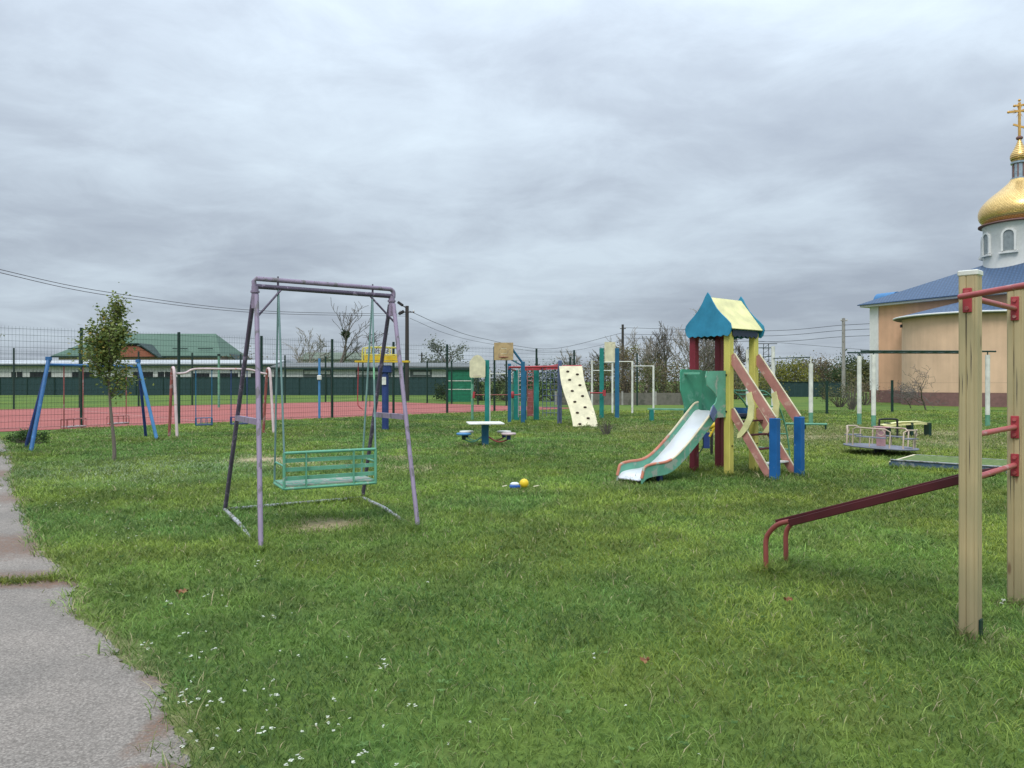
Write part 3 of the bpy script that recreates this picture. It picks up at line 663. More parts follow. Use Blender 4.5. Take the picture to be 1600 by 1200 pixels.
# ------------------------------------------------------------------ lilac bench swing
def bench_swing():
    FL, BL, BR, FR = V(-2.35, 7.07, 0), V(-3.51, 9.21, 0), V(-2.01, 10.1, 0), V(-1.0, 8.1, 0)
    for p in (FL, BL, BR, FR): p.z = H(p.x, p.y)
    TL, TR = V(-2.77, 8.14, 2.62), V(-1.45, 9.1, 2.62)
    u = (TR - TL).normalized(); n_ = V(u.y, -u.x, 0)
    r = thing('swing_gantry', 'lilac painted steel A-frame holding the green bench swing', 'swing frame', ((FL + BR) / 2))
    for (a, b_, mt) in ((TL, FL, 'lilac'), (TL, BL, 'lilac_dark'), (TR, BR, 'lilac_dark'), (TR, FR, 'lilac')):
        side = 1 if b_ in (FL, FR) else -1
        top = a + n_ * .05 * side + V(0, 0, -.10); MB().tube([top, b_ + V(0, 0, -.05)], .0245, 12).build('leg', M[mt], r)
    mb = MB(); mb.tube([TL + V(0, 0, -.02) - u * .005, TL + V(0, 0, .05) - u * .012, TL + V(0, 0, .083) + u * .012, TR + V(0, 0, .083) - u * .03] + arc([TR + V(0, 0, .08) - u * .01, TR + V(0, 0, .05) + u * .022, TR + V(0, 0, -.02) + u * .022], 3), .026, 12)
    mb.build('top_beam', M['lilac'], r)
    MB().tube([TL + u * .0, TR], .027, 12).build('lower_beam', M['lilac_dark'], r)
    for T, s in ((TL, 1), (TR, -1)):
        mb = MB(); mb.tube([T + V(0, 0, .0), T + V(0, 0, -.24)], .037, 12); mb.tube([T + V(0, 0, -.05), T + V(0, 0, -.07)], .048, 12); mb.build('collar', M['lilac'], r)
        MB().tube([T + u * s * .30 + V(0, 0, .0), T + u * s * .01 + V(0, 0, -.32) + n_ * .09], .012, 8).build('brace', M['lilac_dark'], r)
        mb = MB(); mb.tube([T + u * s * .25 + V(0, 0, .09), T + u * s * .25 + V(0, 0, .125)], .009, 8); mb.tube([T + u * s * .25 + V(0, 0, .09) , T + u * s * .25 + V(0, 0, -.02)], .012, 8); mb.build('bolt', M['lilac_dark'], r)
    def lerpz(a, b_, z): f = (a.z - z) / (a.z - b_.z); return a.lerp(b_, f)
    for T, a, b_ in ((TL, FL, BL), (TR, FR, BR)):
        MB().beam(lerpz(T, a, 1.19), lerpz(T, b_, 1.17), .045, .06).build('cross_brace', M['lilac'], r)
    MB().tube([BL + V(0, 0, .035), BR + V(0, 0, .035)], .021, 10).build('ground_bar', M['pale_metal'], r)
    for a, b_ in ((BL, FL), (BR, FR)): MB().tube([a + V(0, 0, .04), a.lerp(b_, .45) + V(0, 0, .05), a.lerp(b_, .78) + V(0, 0, .01)], .024, 10).build('ground_bar', M['pale_metal'], r)
    # bench
    bL, bR = V(-2.42, 8.02, 0), V(-1.54, 8.52, 0); dv = V(-.25, .47, 0); bu = (bR - bL).normalized()
    s = thing('bench_swing', 'mint green slatted bench hanging in the lilac swing frame', 'bench swing', ((bL + bR) / 2 + dv / 2))
    z0, z1 = .45, .83; hL, hR = TL.lerp(TR, .155), TL.lerp(TR, .845)
    fr = MB()
    for p in (bL, bR):
        fr.tube([p + V(0, 0, z0), p + V(0, 0, z1)], .016, 8); fr.tube([p + V(0, 0, z0), p + dv + V(0, 0, z0)], .016, 8)
    fr.tube([bL + V(0, 0, z0), bR + V(0, 0, z0)], .016, 8); fr.tube([bL + dv + V(0, 0, z0), bR + dv + V(0, 0, z0)], .016, 8); fr.tube([bL + V(0, 0, z1), bR + V(0, 0, z1)], .016, 8)
    for f in (.23, .75): p = bL.lerp(bR, f); fr.beam(p + V(0, 0, z0 - .01), p + V(0, 0, z1), .035, .012, up=bu)
    fr.build('bench_frame', M['mint'], s)
    for k_ in range(3):
        z = z0 + .105 + k_ * .095; off = dv.normalized() * .03
        MB().beam(bL + off + V(0, 0, z), bR + off + V(0, 0, z), .018, .042).build('back_slat', M['mint'], s)
    for k_ in range(5):
        off = dv * (.12 + .19 * k_); MB().beam(bL + off + V(0, 0, z0 + .027), bR + off + V(0, 0, z0 + .027), .085, .018).build('seat_slat', M['seatwood'], s)
    for p in (bL, bR):   # arm rests
        MB().tube(arc([p + V(0, 0, z0 + .24), p + dv * .5 + V(0, 0, z0 + .24), p + dv * .95 + V(0, 0, z0 + .22), p + dv + V(0, 0, z0)], 4), .011, 8).build('arm_rest', M['mint'], s)
    for h_, p in ((hL, bL), (hR, bR)):
        MB().tube([h_, p + V(0, 0, z1)], .011, 8).build('hanger_rod', M['teal_rod'], s)
        MB().tube([h_ + V(0, 0, -.01), p + dv + V(0, 0, z0 + .02)], .011, 8).build('hanger_rod', M['teal_rod'], s)
bench_swing()

# ------------------------------------------------------------------ blue two-seat swing set
def rod_seat(name, label, a, b_, zt, zs, mrod, mseat, group, dep=None, arch=False):
    """stiff-rod swing: a,b = the two hang points on the beam"""
    a, b_ = V(*a), V(*b_); u = (b_ - a).normalized(); n_ = V(u.y, -u.x, 0) * .17
    s = thing(name, label, 'swing', (a + b_) / 2 + V(0, 0, 0), group); s.location.z = 0; bpy.context.view_layer.update()
    A, B = V(a.x, a.y, zt), V(b_.x, b_.y, zt); a1, b1 = V(a.x, a.y, zs), V(b_.x, b_.y, zs)
    for p, p1 in ((A, a1), (B, b1)): MB().tube(arc([p, p + V(0, 0, -.05), p1 + V(0, 0, .1), p1], 4), .014, 8).build('hanger_rod', mrod, s)
    for p in (A, B): mb = MB(); mb.tube([p + V(0, 0, .03) - u * .03, p + V(0, 0, -.03), p + V(0, 0, .03) + u * .03], .012, 6); mb.build('hook', M['black'], s)
    fr = MB(); z1 = zs + .2
    q_ = [a1 - n_ * .5, b1 - n_ * .5, b1 + n_ * .5, a1 + n_ * .5]
    for i in range(4): fr.tube([q_[i], q_[(i + 1) % 4]], .012, 6)
    for z in (z1,):
        w_ = [p + V(0, 0, z - zs) for p in q_]
        for i in range(4): fr.tube([w_[i], w_[(i + 1) % 4]], .010, 6)
    for p in q_: fr.tube([p, p + V(0, 0, z1 - zs)], .010, 6)
    for f in (.33, .66):
        for k_ in (0, 2): p = q_[k_].lerp(q_[k_ + 1], f); fr.tube([p, p + V(0, 0, z1 - zs)], .008, 5)
    fr.build('seat_frame', mrod, s)
    se = MB()
    for k_ in range(3): o_ = n_ * (-.34 + .34 * k_); se.beam(a1 + o_ + V(0, 0, .02), b1 + o_ + V(0, 0, .02), .075, .02)
    se.build('seat', mseat, s)
BA, BB = V(-10.86, 17.7, 0), V(-10.2, 20.6, 0)
r = thing('swing_gantry', 'blue steel swing frame with splayed legs near the path', 'swing frame', (-10.5, 19.1, 0))
for T, f1, f2, mt1, mt2 in ((BA + V(0, 0, 2.1), V(-10.72, 16.8, 0), V(-11.45, 17.75, 0), 'blue', 'navy'), (BB + V(0, 0, 2.12), V(-9.53, 20.3, 0), V(-10.37, 21.4, 0), 'skyblue', 'navy')):
    MB().tube([T, f1 + V(0, 0, -.05)], .045, 12).build('leg', M[mt1], r); MB().tube([T + V(0, .02, -.02), f2 + V(0, 0, -.05)], .04, 12).build('leg', M[mt2], r)
    MB().box(T + V(0, 0, .02), (.1, .1, .09)).build('bracket', M['blue'], r)
MB().tube([BA + V(0, 0, 1.98), BB + V(0, 0, 1.98)], .035, 12).build('top_beam', M['blue'], r)
for k_, (t0, t1) in enumerate(((.15, .35), (.65, .85))):
    a, b_ = BA.lerp(BB, t0), BA.lerp(BB, t1)
    rod_seat('playground_swing', ('red rod swing seat in the blue frame, nearer the path', 'red rod swing seat in the blue frame, seen behind the young tree trunk')[k_], a, b_, 1.95, .47, M['redrod'], M['palepink'], 'red seats of the blue swing set')

# pink arch swing
fl, bl_, fr_, br_ = V(-9.2, 20.75, 0), V(-9.76, 21.5, 0), V(-7.0, 22.2, 0), V(-7.56, 22.95, 0)
r = thing('swing_gantry', 'pale pink bent-tube swing frame with arched ends', 'swing frame', (-8.3, 21.8, 0))
TLp, TRp = (fl + bl_) / 2, (fr_ + br_) / 2
for a, b_ in ((fl, bl_), (fr_, br_)):
    m_ = (a + b_) / 2; d = (b_ - a)
    pts = arc([a + V(0, 0, -.05), a.lerp(m_, .45) + V(0, 0, 1.2), a.lerp(m_, .7) + V(0, 0, 1.82), m_ + V(0, 0, 1.97), b_.lerp(m_, .7) + V(0, 0, 1.82), b_.lerp(m_, .45) + V(0, 0, 1.2), b_ + V(0, 0, -.05)], 6)
    h_ = len(pts) // 2
    MB().tube(pts[:h_ + 1], .04, 12).build('leg', M['palepink'], r); MB().tube(pts[h_:], .04, 12).build('leg', M['redrod'], r)
bm = arc([TLp.lerp(TRp, .03) + V(0, 0, 1.80), TLp.lerp(TRp, .12) + V(0, 0, 1.82), TLp.lerp(TRp, .22) + V(0, 0, 1.93), TLp.lerp(TRp, .5) + V(0, 0, 1.94), TLp.lerp(TRp, .78) + V(0, 0, 1.93), TLp.lerp(TRp, .9) + V(0, 0, 1.84), TLp.lerp(TRp, .98) + V(0, 0, 1.80)], 6)
MB().tube(bm, .033, 12).build('top_beam', M['palepink'], r)
for k_, (px0, px1) in enumerate(((306, 331), (361, 386))):
    def onb(px):
        k = (px - CX) / FPX; A_, B_ = TLp, TRp; t_ = (k * A_.y - A_.x) / ((B_.x - A_.x) - k * (B_.y - A_.y)); return A_.lerp(B_, t_)
    rod_seat('playground_swing', ('blue cage swing seat, left one under the pale pink frame', 'blue cage swing seat, right one under the pale pink frame')[k_], onb(px0), onb(px1), 1.9, .34, M['navy'] if k_ else M['tealblue'], M['greyblue'], 'blue seats of the pink swing set')

# ------------------------------------------------------------------ play tower with slide
def tower():
    e1 = V(.64, -.77, 0).normalized(); e2 = V(.77, .64, 0).normalized(); s = .75
    A = V(3.22, 13.35, 0); C = A + e1 * s; B = A + e2 * s; D = C + e2 * s; C = A + e1 * .71; D = C + e2 * s; ce = (A + D) / 2; rz = math.atan2(e2.y, e2.x)
    r = thing('play_tower', 'wooden play tower with pale yellow roof, azure gables, steel slide and steep ladder', 'play tower', (ce.x, ce.y, 0))
    for p, mt in ((A, 'post_red'), (B, 'post_red'), (C, 'post_yellow'), (D, 'post_yellow')):
        mb = MB()
        mb.box(p + V(0, 0, 1.19), (.125, .125, 2.5), rz, bev=.012)
        mb.build('post', M[mt], r)
    # roof: two ogee gables and two sloping panels
    prof = [(0, 1.0), (.05, .92), (.10, .80), (.19, .63), (.29, .50), (.40, .38), (.48, .28), (.5, .18), (.47, .06), (.42, 0)]
    sc = [(.33, .035), (.28, 0), (.20, 0.03), (.14, 0), (.07, .03), (0, 0)]
    out_ = prof + sc; outl = out_ + [(-x, z) for x, z in reversed(out_[1:-1])]; gw, gh, gz = .95, .77, 2.35
    for e_, base, nm, mt in ((-.13, A, 'gable', 'cyan'), (s + .11, A, 'gable', 'cyan')):
        c = A + e1 * s / 2 + e2 * e_
        MB().prism([c + e1 * x * gw + V(0, 0, gz + z * gh) for x, z in outl], e2 * .022).build(nm, M[mt], r)
    for sg in (1, -1):
        c0_ = A + e1 * s / 2 - e2 * .105; ln = s + .21; dn = e1 * sg
        top = c0_ + V(0, 0, gz + gh * .88); bot = c0_ + dn * gw * .46 + V(0, 0, gz + gh * .16)
        nrm = (bot - top).cross(e2).normalized() * .018
        MB().prism([top, bot, bot + e2 * ln, top + e2 * ln], nrm).build('roof_panel', M['paleyellow'], r)
    for sg, p0 in ((1, C), (-1, A)):   # scalloped dark valance under the eaves
        o_ = p0 + e1 * sg * .07; pts = [o_ + V(0, 0, 2.46), o_ + e2 * s + V(0, 0, 2.46)]
        for i in range(12, -1, -1): pts.append(o_ + e2 * s * i / 12 + V(0, 0, 2.37 - .035 * (i % 2)))
        MB().prism(pts, e1 * .015).build('valance', M['cyandark'], r)
    MB().box(ce + V(0, 0, 1.0), (s + .06, s - .14, .05), rz).build('platform', M['cyandark'], r)
    MB().beam(B + e1 * .07 + V(0, 0, 1.02) + e2 * .03, D - e1 * .07 + V(0, 0, 1.02) + e2 * .03, .025, .2).build('edge_board', M['blue'], r)
    MB().beam(A + e2 * .07 + V(0, 0, 1.42), B - e2 * .07 + V(0, 0, 1.42), .02, .72).build('side_panel', M['green'], r)
    # wing panels beside the slide mouth
    def wing(p, ln_, mt, wavy):
        pts = []
        if wavy:
            cv = arc([(-ln_ * .98, 1.75), (-ln_ * .99, 1.60), (-ln_ * .86, 1.46), (-ln_ * .55, 1.36), (-ln_ * .52, 1.26), (-ln_ * .72, 1.16), (-ln_ * .74, 1.08), (-ln_ * .6, .99)], 4) if False else None
            k2 = [(-ln_ * .96, 1.76), (-ln_, 1.66), (-ln_ * .93, 1.52), (-ln_ * .66, 1.42), (-ln_ * .50, 1.33), (-ln_ * .55, 1.24), (-ln_ * .74, 1.16), (-ln_ * .8, 1.08), (-ln_ * .72, .985)]
        else: k2 = [(-ln_ * .93, 1.80), (-ln_, 1.76), (-ln_, 1.44), (-ln_ * .90, 1.33), (-ln_ * .82, 1.22), (-ln_ * .74, 1.10), (-ln_ * .62, 1.0)]
        pts = [p + e2 * a + V(0, 0, z) for a, z in k2] + ([p - e2 * .07 + V(0, 0, k2[-1][1]), p - e2 * .07 + V(0, 0, 1.77)] if wavy else [p + e2 * .09 + V(0, 0, 1.0), p + e2 * .09 + V(0, 0, 1.79)])
        MB().prism(pts, e1 * .02).build('slide_panel', M[mt], r)
    wing(A + e1 * .075, .50, 'green', False); wing(C - e1 * .03, .62, 'greenlight', True)  # far wing shows its inside: the darker green paints that shade
    MB().beam(A - e2 * .40 + e1 * .05 + V(0, 0, 1.73), C - e2 * .30 - e1 * .36 + V(0, 0, 1.73), .045, .035).build('hand_bar', M['greenlight'], r)
    dm = C - e2 * .45 + V(0, 0, 1.06) + e1 * .0
    MB().prism([dm + e2 * .10 + V(0, 0, .03), dm + V(0, 0, .14), dm - e2 * .10 - V(0, 0, .03), dm - V(0, 0, .14)], e1 * .02).build('diamond_plate', M['greyblue'], r)
    # slide
    mid = A + e1 * s / 2; prof = arc([(0, 0, 1.10), (.12, 0, 1.07), (.35, 0, .90), (.8, 0, .56), (1.2, 0, .30), (1.48, 0, .20), (1.8, 0, .185), (1.98, 0, .16), (2.08, 0, .09)], 5)
    hw = .235; ch = MB(); vs_, fs_ = [], []
    P_ = [mid - e2 * (p.x + .06) + V(0, 0, p.z) for p in prof]
    for p in P_: vs_ += [p - e1 * hw, p - e1 * hw * .8 - V(0, 0, .012), p + e1 * hw * .8 - V(0, 0, .012), p + e1 * hw]
    n_ = len(P_)
    for i in range(n_ - 1):
        for k_ in range(3): fs_.append((i * 4 + k_, (i + 1) * 4 + k_, (i + 1) * 4 + k_ + 1, i * 4 + k_ + 1))
    b0 = len(vs_); vs_ += [v_ - V(0, 0, .012) for v_ in vs_]
    fs_ += [tuple(reversed([i + b0 for i in f])) for f in fs_[:]]
    ch.add(vs_, fs_, True)
    sl_ = ch.build('slide_chute', M['slide'], r)
    for sg, mo in ((1, 'greenlight'), (-1, 'greenlight')):
        sd_ = MB(); v2 = []; f2 = []
        ncut = int(n_ * .62)
        for i, p in enumerate(P_):
            up_ = .12 if i < n_ - 4 else .12 - .035 * (i - n_ + 4); dn_ = .065 + .0 * i
            o_ = p + e1 * sg * hw; th = e1 * sg * .028
            zb = max(.03, p.z - dn_); zt = p.z + up_
            v2 += [V(o_.x, o_.y, zb), V(o_.x, o_.y, zt), V(o_.x, o_.y, zt) + th, V(o_.x, o_.y, zb) + th]
        for i in range(n_ - 1):
            for k_ in range(4): f2.append((i * 4 + k_, i * 4 + (k_ + 1) % 4, (i + 1) * 4 + (k_ + 1) % 4, (i + 1) * 4 + k_))
        f2 += [(0, 3, 2, 1), tuple((n_ - 1) * 4 + k_ for k_ in range(4))]
        if sg < 0: f2 = [tuple(reversed(f)) for f in f2]
        sd_.add(v2, f2); so = sd_.build('slide_side', M[mo], r)
        # worn orange capping along the lower half of the side
        st = ncut - 2 if sg > 0 else int(n_ * .38)
        cap = [P_[i] + e1 * sg * (hw + .014) + V(0, 0, (.12 if i < n_ - 4 else .12 - .035 * (i - n_ + 4)) + .006) for i in range(st, n_)]
        MB().tube(cap, .024, 8).build('edge_cap', M['orange'], so)
        cap = [P_[i] + e1 * sg * (hw + .014) + V(0, 0, .126) for i in range(0, st + 1)]
        MB().tube(cap, .019, 8).build('edge_cap', M['creamedge'], so)
    for sg in (-1, 1):
        p = mid - e2 * 1.62 + e1 * sg * .17; MB().box(p + V(0, 0, .06), (.07, .07, .16), rz).build('slide_foot', M['navy'], r)
    # bolt heads on posts and panels
    for p in (A, C):
        for z in (2.40, 1.70, 1.08):
            q_ = p - e2 * .066 + V(0, 0, z); MB().tube([q_, q_ - e2 * .012], .014, 8).build('bolt', M['black'], r)
    for p in (C, D):
        for z in (1.95, 1.12, .5): q_ = p + e1 * .064 + V(0, 0, z); MB().tube([q_, q_ + e1 * .012], .013, 8).build('bolt', M['black'], r)
    # ladder on the right-hand face
    for p, lab in ((C, 0), (D, 1)):
        foot = p + e1 * .86; sd = e2 * (.0)
        MB().box(foot + V(0, 0, .47), (.125, .135, 1.06), rz, bev=.01).build('newel_post', M['postblue'], r)
        a, b_ = p + e1 * .05 + V(0, 0, 2.02), foot + V(0, 0, .97) - e1 * .04
        rl = MB(); rl.beam(a, b_, .03, .155); ro = rl.build('ladder_rail', M['salmon'], r)
        up_ = (b_ - a).cross(e2).normalized(); up_ = up_ if up_.z > 0 else -up_
        MB().beam(a + up_ * .081, b_ + up_ * .081, .034, .010, up=up_).build('rail_edge', M['creamedge'], ro)
        a, b_ = p + e1 * .05 + V(0, 0, 1.10), foot - e1 * .10 + V(0, 0, .06)
        rl = MB(); rl.beam(a, b_, .03, .13); so = rl.build('stringer', M['salmon'], r)
        MB().beam(a + up_ * .068, b_ + up_ * .068, .034, .008, up=up_).build('rail_edge', M['creamedge'], so)
        # crescent hand grip
        cr = [(.46, 1.42), (.52, 1.20), (.50, .98), (.40, .80), (.27, .66), (.20, .64), (.20, .70), (.30, .84), (.385, 1.0), (.41, 1.18), (.37, 1.38)]
        MB().prism([p + e1 * a_ + e2 * (.03 if lab == 0 else .03) * -1 + V(0, 0, z) for a_, z in cr], -e2 * .022).build('hand_grip', M['paleyellow'], r)
    for k_ in range(4):
        f = .18 + .215 * k_; c = (C.lerp(D, .5) + V(0, 0, 1.1)).lerp(C.lerp(D, .5) + e1 * .76 + V(0, 0, .06), f)
        MB().box(c, (s - .06, .13, .022), rz).build('step', M['maroon'] if k_ < 3 else M['white'], r)
    # curved climbing ladder on the far face
    rungs = []
    ctl = [(0.05, 1.42), (.35, 1.40), (.72, 1.18), (.98, .82), (1.12, .4), (1.18, -.05)]
    sides = []
    for p in (B + e1 * .06, D + e1 * .02):
        pts = arc([p + e2 * a_ + V(0, 0, z) for a_, z in ctl], 6); sides.append(pts); MB().tube(pts, .016, 8).build('arch_rail', M['basegreen'], r)
    for i in (3, 8, 13, 17, 21, 25):
        MB().tube([sides[0][i], sides[1][i]], .013, 8).build('rung', M['mint'], r)
    # rear low frame of the climber
tower()

# spring rider with yellow body behind the tower
r = thing('spring_rocker', 'yellow rocker with blue plate and bent tube hoops behind the play tower legs', 'rocker', (4.45, 16.2, 0))
def PP(px, py, Y=16.2): return P(px, py, Y)
MB().tube([PP(1088, 674), PP(1124, 661)], .05, 10).build('body_beam', M['yellow'], r)
MB().tube([PP(1108, 682), PP(1118, 664)], .035, 8).build('brace', M['yellow'], r)
MB().box(PP(1104, 688), (.13, .05, .34)).build('seat_plate', M['navy'], r)
MB().tube(arc([PP(1082, 673), PP(1096, 680), PP(1099, 695), PP(1092, 708), PP(1084, 710)], 6), .014, 8).build('hoop', M['fencegreen'], r)
MB().tube(arc([PP(1082, 697, 16), PP(1064, 697, 16), PP(1057, 708, 16), PP(1063, 722, 16), PP(1084, 726, 16)], 6), .014, 8).build('hoop', M['fencegreen'], r)
MB().tube([PP(1112, 672), V(PP(1112, 672).x, 16.2, -.02)], .03, 8).build('stand', M['black'], r)

# ------------------------------------------------------------------ round table with four seats
r = thing('picnic_table', 'small white topped table with blue post and four round seats', 'table', (-.66, 18.5, 0)); c = V(-.66, 18.5, 0)
MB().box(c + V(0, 0, .565), (.86, .86, .035), R(8), bev=.008).build('table_top', M['white'], r)
MB().box(c + V(0, 0, .27), (.165, .165, .56), R(8), bev=.01).build('post', M['tealblue'], r)
for k_, (dx_, dy_) in enumerate(((-.5, -.32), (-.48, .42), (.46, .42), (.58, -.30))):
    p = c + V(dx_, dy_, .315)
    MB().lathe([(.17, -.015), (.18, 0), (.18, .02), (.17, .03)], p, 20).build('seat', M[('skyblue', 'white', 'white', 'palepink')[k_]], r)
    MB().tube(arc([c + V(dx_ * .12, dy_ * .12, .24), c + V(dx_ * .55, dy_ * .55, .12), c + V(dx_, dy_, .2), p], 5), .018, 8).build('seat_arm', M['basegreen'] if k_ < 2 else M['maroonleg'], r)
    MB().tube([p, p + V(0, 0, -.13)], .05, 8).build('seat_bracket', M['fencegreen'] if k_ < 2 else M['navy'], r)

# ------------------------------------------------------------------ basketball shields and the climbing complex
r = thing('basketball_stand', 'teal post with a cream five-sided basketball board without a net', 'basketball stand', (-.88, 26, 0))
MB().box(V(-.86, 26, 1.15), (.15, .15, 2.32), bev=.01).build('post', M['teal'], r)
MB().box(V(-.76, 26.02, 1.0), (.03, .1, 1.95)).build('post_edge', M['white'], r)
cx_ = (746 - 800) / FPX * 25.8; bz = 1.6 + (595 - 590) / FPX * 25.8
MB().prism([V(cx_ + x, 25.8, bz + z) for x, z in ((-.24, 0), (.24, 0), (.27, .05), (.27, .56), (.12, .74), (0, .78), (-.12, .74), (-.27, .56), (-.27, .05))], (0, .03, 0)).build('backboard', M['cream'], r)
MB().tube([V(cx_ + .13 * math.cos(a * .628), 25.62 + .13 * math.sin(a * .628), bz + .06) for a in range(10)], .012, 6, closed=True).build('hoop', M['roundrail'], r)
MB().beam(V(cx_, 25.83, bz + .4), V(-.86, 25.95, bz + .4), .05, .05).build('bracket', M['teal'], r)

r = thing('basketball_stand', 'blue post with slanted arm and a brown plywood backboard', 'basketball stand', (.42, 28, 0))
q_ = P(817, 565, 28)
MB().box(V(q_.x, 28, q_.z / 2), (.15, .15, q_.z), bev=.01).build('post', M['tealblue'], r)
MB().beam(P(817, 568, 28), P(800, 545, 27.7), .06, .06).build('arm', M['tealblue'], r)
MB().beam(P(817, 572, 28), P(795, 560, 27.7), .04, .04).build('arm', M['tealblue'], r)
c_ = P(787, 549, 27.6); MB().box(c_, (.70, .03, .64), R(3)).build('backboard', M['board_brown'], r)
fr = MB()
for a, b_ in (((-.11, -.05), (.11, -.05)), ((.11, -.05), (.11, .13)), ((.11, .13), (-.11, .13)), ((-.11, .13), (-.11, -.05))): fr.beam(c_ + V(a[0], -.018, a[1] - .03), c_ + V(b_[0], -.018, b_[1] - .03), .004, .016)
fr.build('target_square', M['cream'], r)
MB().tube([c_ + V(.17 * math.cos(a * .52) - .0, -.2 + .17 * math.sin(a * .52), -.22) for a in range(12)], .014, 6, closed=True).build('hoop', M['maroonleg'], r)

r = thing('climbing_complex', 'play complex of blue and teal posts, red beams and hanging ladders', 'climbing frame', (1.1, 27.3, 0))
for px, top, bot, mt, w_ in ((796, 568, 661, 'tealblue', .13), (875, 563, 663, 'greyblue', .13), (807, 578, 657, 'teal', .24), (838, 577, 657, 'teal', .21), (821, 580, 655, 'tealblue', .08)):
    Y = 1888 / (bot - 595) if bot > 658 else 30.2
    p = P(px, top, Y); MB().box(V(p.x, Y, p.z / 2), (w_, w_, p.z), bev=.01).build('post', M[mt], r)
MB().tube([P(795, 574, 28.4), P(909, 572, 28)], .04, 8).build('beam', M['red'], r)
MB().beam(P(820, 577, 29.9), P(907, 574, 29.5), .07, .10).build('beam', M['red'], r)
MB().tube([P(795, 576, 28.5), P(806, 579, 30.2)], .03, 8).build('beam', M['maroonleg'], r)
MB().tube([P(838, 577, 30.2), P(876, 569, 28)], .03, 8).build('beam', M['red'], r)
for pxs, mt in (((810, 815), 'palepink'), ((824, 833), 'redrod')):
    mb = MB(); Y = 29.0
    for px in pxs: mb.tube([P(px, 574, Y), P(px, 652, Y)], .014, 6)
    for k_ in range(11): z = 582 + k_ * 6.6; mb.tube([P(pxs[0], z, Y), P(pxs[1], z, Y)], .014, 6)
    mb.build('hanging_ladder', M[mt], r)
mb = MB()
for i in range(5): mb.tube([P(848 + i * 6, 574, 28.8), P(848 + i * 6, 650, 28.8)], .010, 5)
for i in range(8): mb.tube([P(848, 582 + i * 9, 28.8), P(872, 582 + i * 9, 28.8)], .010, 5)
mb.build('rope_net', M['greyblue'], r)
MB().box(P(829, 630, 29.6), (.22, .03, 1.0)).build('red_board', M['redrod'], r)
for px in (802, 745): pass
mb = MB(); c_ = P(801, 617, 28.2); mb.lathe([(.0, -.14), (.05, -.12), (.06, 0), (.05, .12), (.0, .14)], c_, 10, cap=False); mb.tube([c_, P(815, 617, 28.2)], .02, 6); mb.build('turning_handle', M['red'], r)

# low rail with red handles left of the table post
r = thing('stepper_rail', 'pair of short green posts joined by a thin rail with red handles', 'exercise rail', (-1.5, 30.4, 0))
for px, bot in ((738, 657), (800, 655)):
    Y = 30.4; MB().tube([P(px, 600, Y), V(P(px, 600, Y).x, Y, -.02)], .055, 10).build('post', M['basegreen'], r)
MB().tube([P(738, 617, 30.4), P(800, 617, 30.4)], .018, 8).build('rail', M['maroonleg'], r)
mb = MB(); mb.tube([P(741, 612, 30.3), P(740, 622, 30.3)], .05, 8); mb.build('handle', M['red'], r)

# climbing wall
def climb_wall():
    r = thing('climbing_wall', 'cream leaning climbing wall with dark hand holds', 'climbing wall', (2.4, 26.6, 0))
    bl, br2, tl, trr = V(2.08, 25.9, 0), V(2.93, 25.9, 0), P(873, 572, 27.3), P(909, 572, 27.3)
    left = []; right = []
    for i in range(17):
        f = i / 16; wv = .045 * math.sin(f * math.pi * 2.0 + .4)
        left.append(bl.lerp(tl, f) + V(wv, 0, 0)); right.append(br2.lerp(trr, f) + V(wv, 0, 0))
    nrm = (br2 - bl).cross(tl - bl).normalized(); nrm = nrm if nrm.y < 0 else -nrm
    mb = MB(); vs_ = []; fs_ = []
    for a, b_ in zip(left, right): vs_ += [a, b_, a - nrm * .03, b_ - nrm * .03]
    for i in range(16):
        k_ = i * 4; fs_ += [(k_, k_ + 1, k_ + 5, k_ + 4), (k_ + 2, k_ + 6, k_ + 7, k_ + 3), (k_, k_ + 4, k_ + 6, k_ + 2), (k_ + 1, k_ + 3, k_ + 7, k_ + 5)]
    fs_ += [(0, 2, 3, 1), (64, 65, 67, 66)]; mb.add(vs_, fs_); mb.build('panel', M['cream'], r)
    for px, py in ((887, 581), (902, 585.5), (890, 594), (906, 602.5), (894, 611.5), (910, 619.5), (898, 628.5), (914, 637), (902, 645.5), (919, 654), (906, 663)):
        f = 1 - (py - 572) / 96; Y = 25.9 + 1.4 * f; p = P(px, py, Y)
        # rest the hold on the panel plane
        d = (p - bl).dot(nrm); p = p - nrm * d
        MB().ball(p + nrm * .02, .06, 10, (1, .5, .62)).build('hand_hold', M['hold'], r)
    for p in (tl, trr): MB().tube([p + V(0, .05, 0), V(p.x, 27.6, -.02)], .035, 8).build('back_support', M['greyblue'], r)
climb_wall()

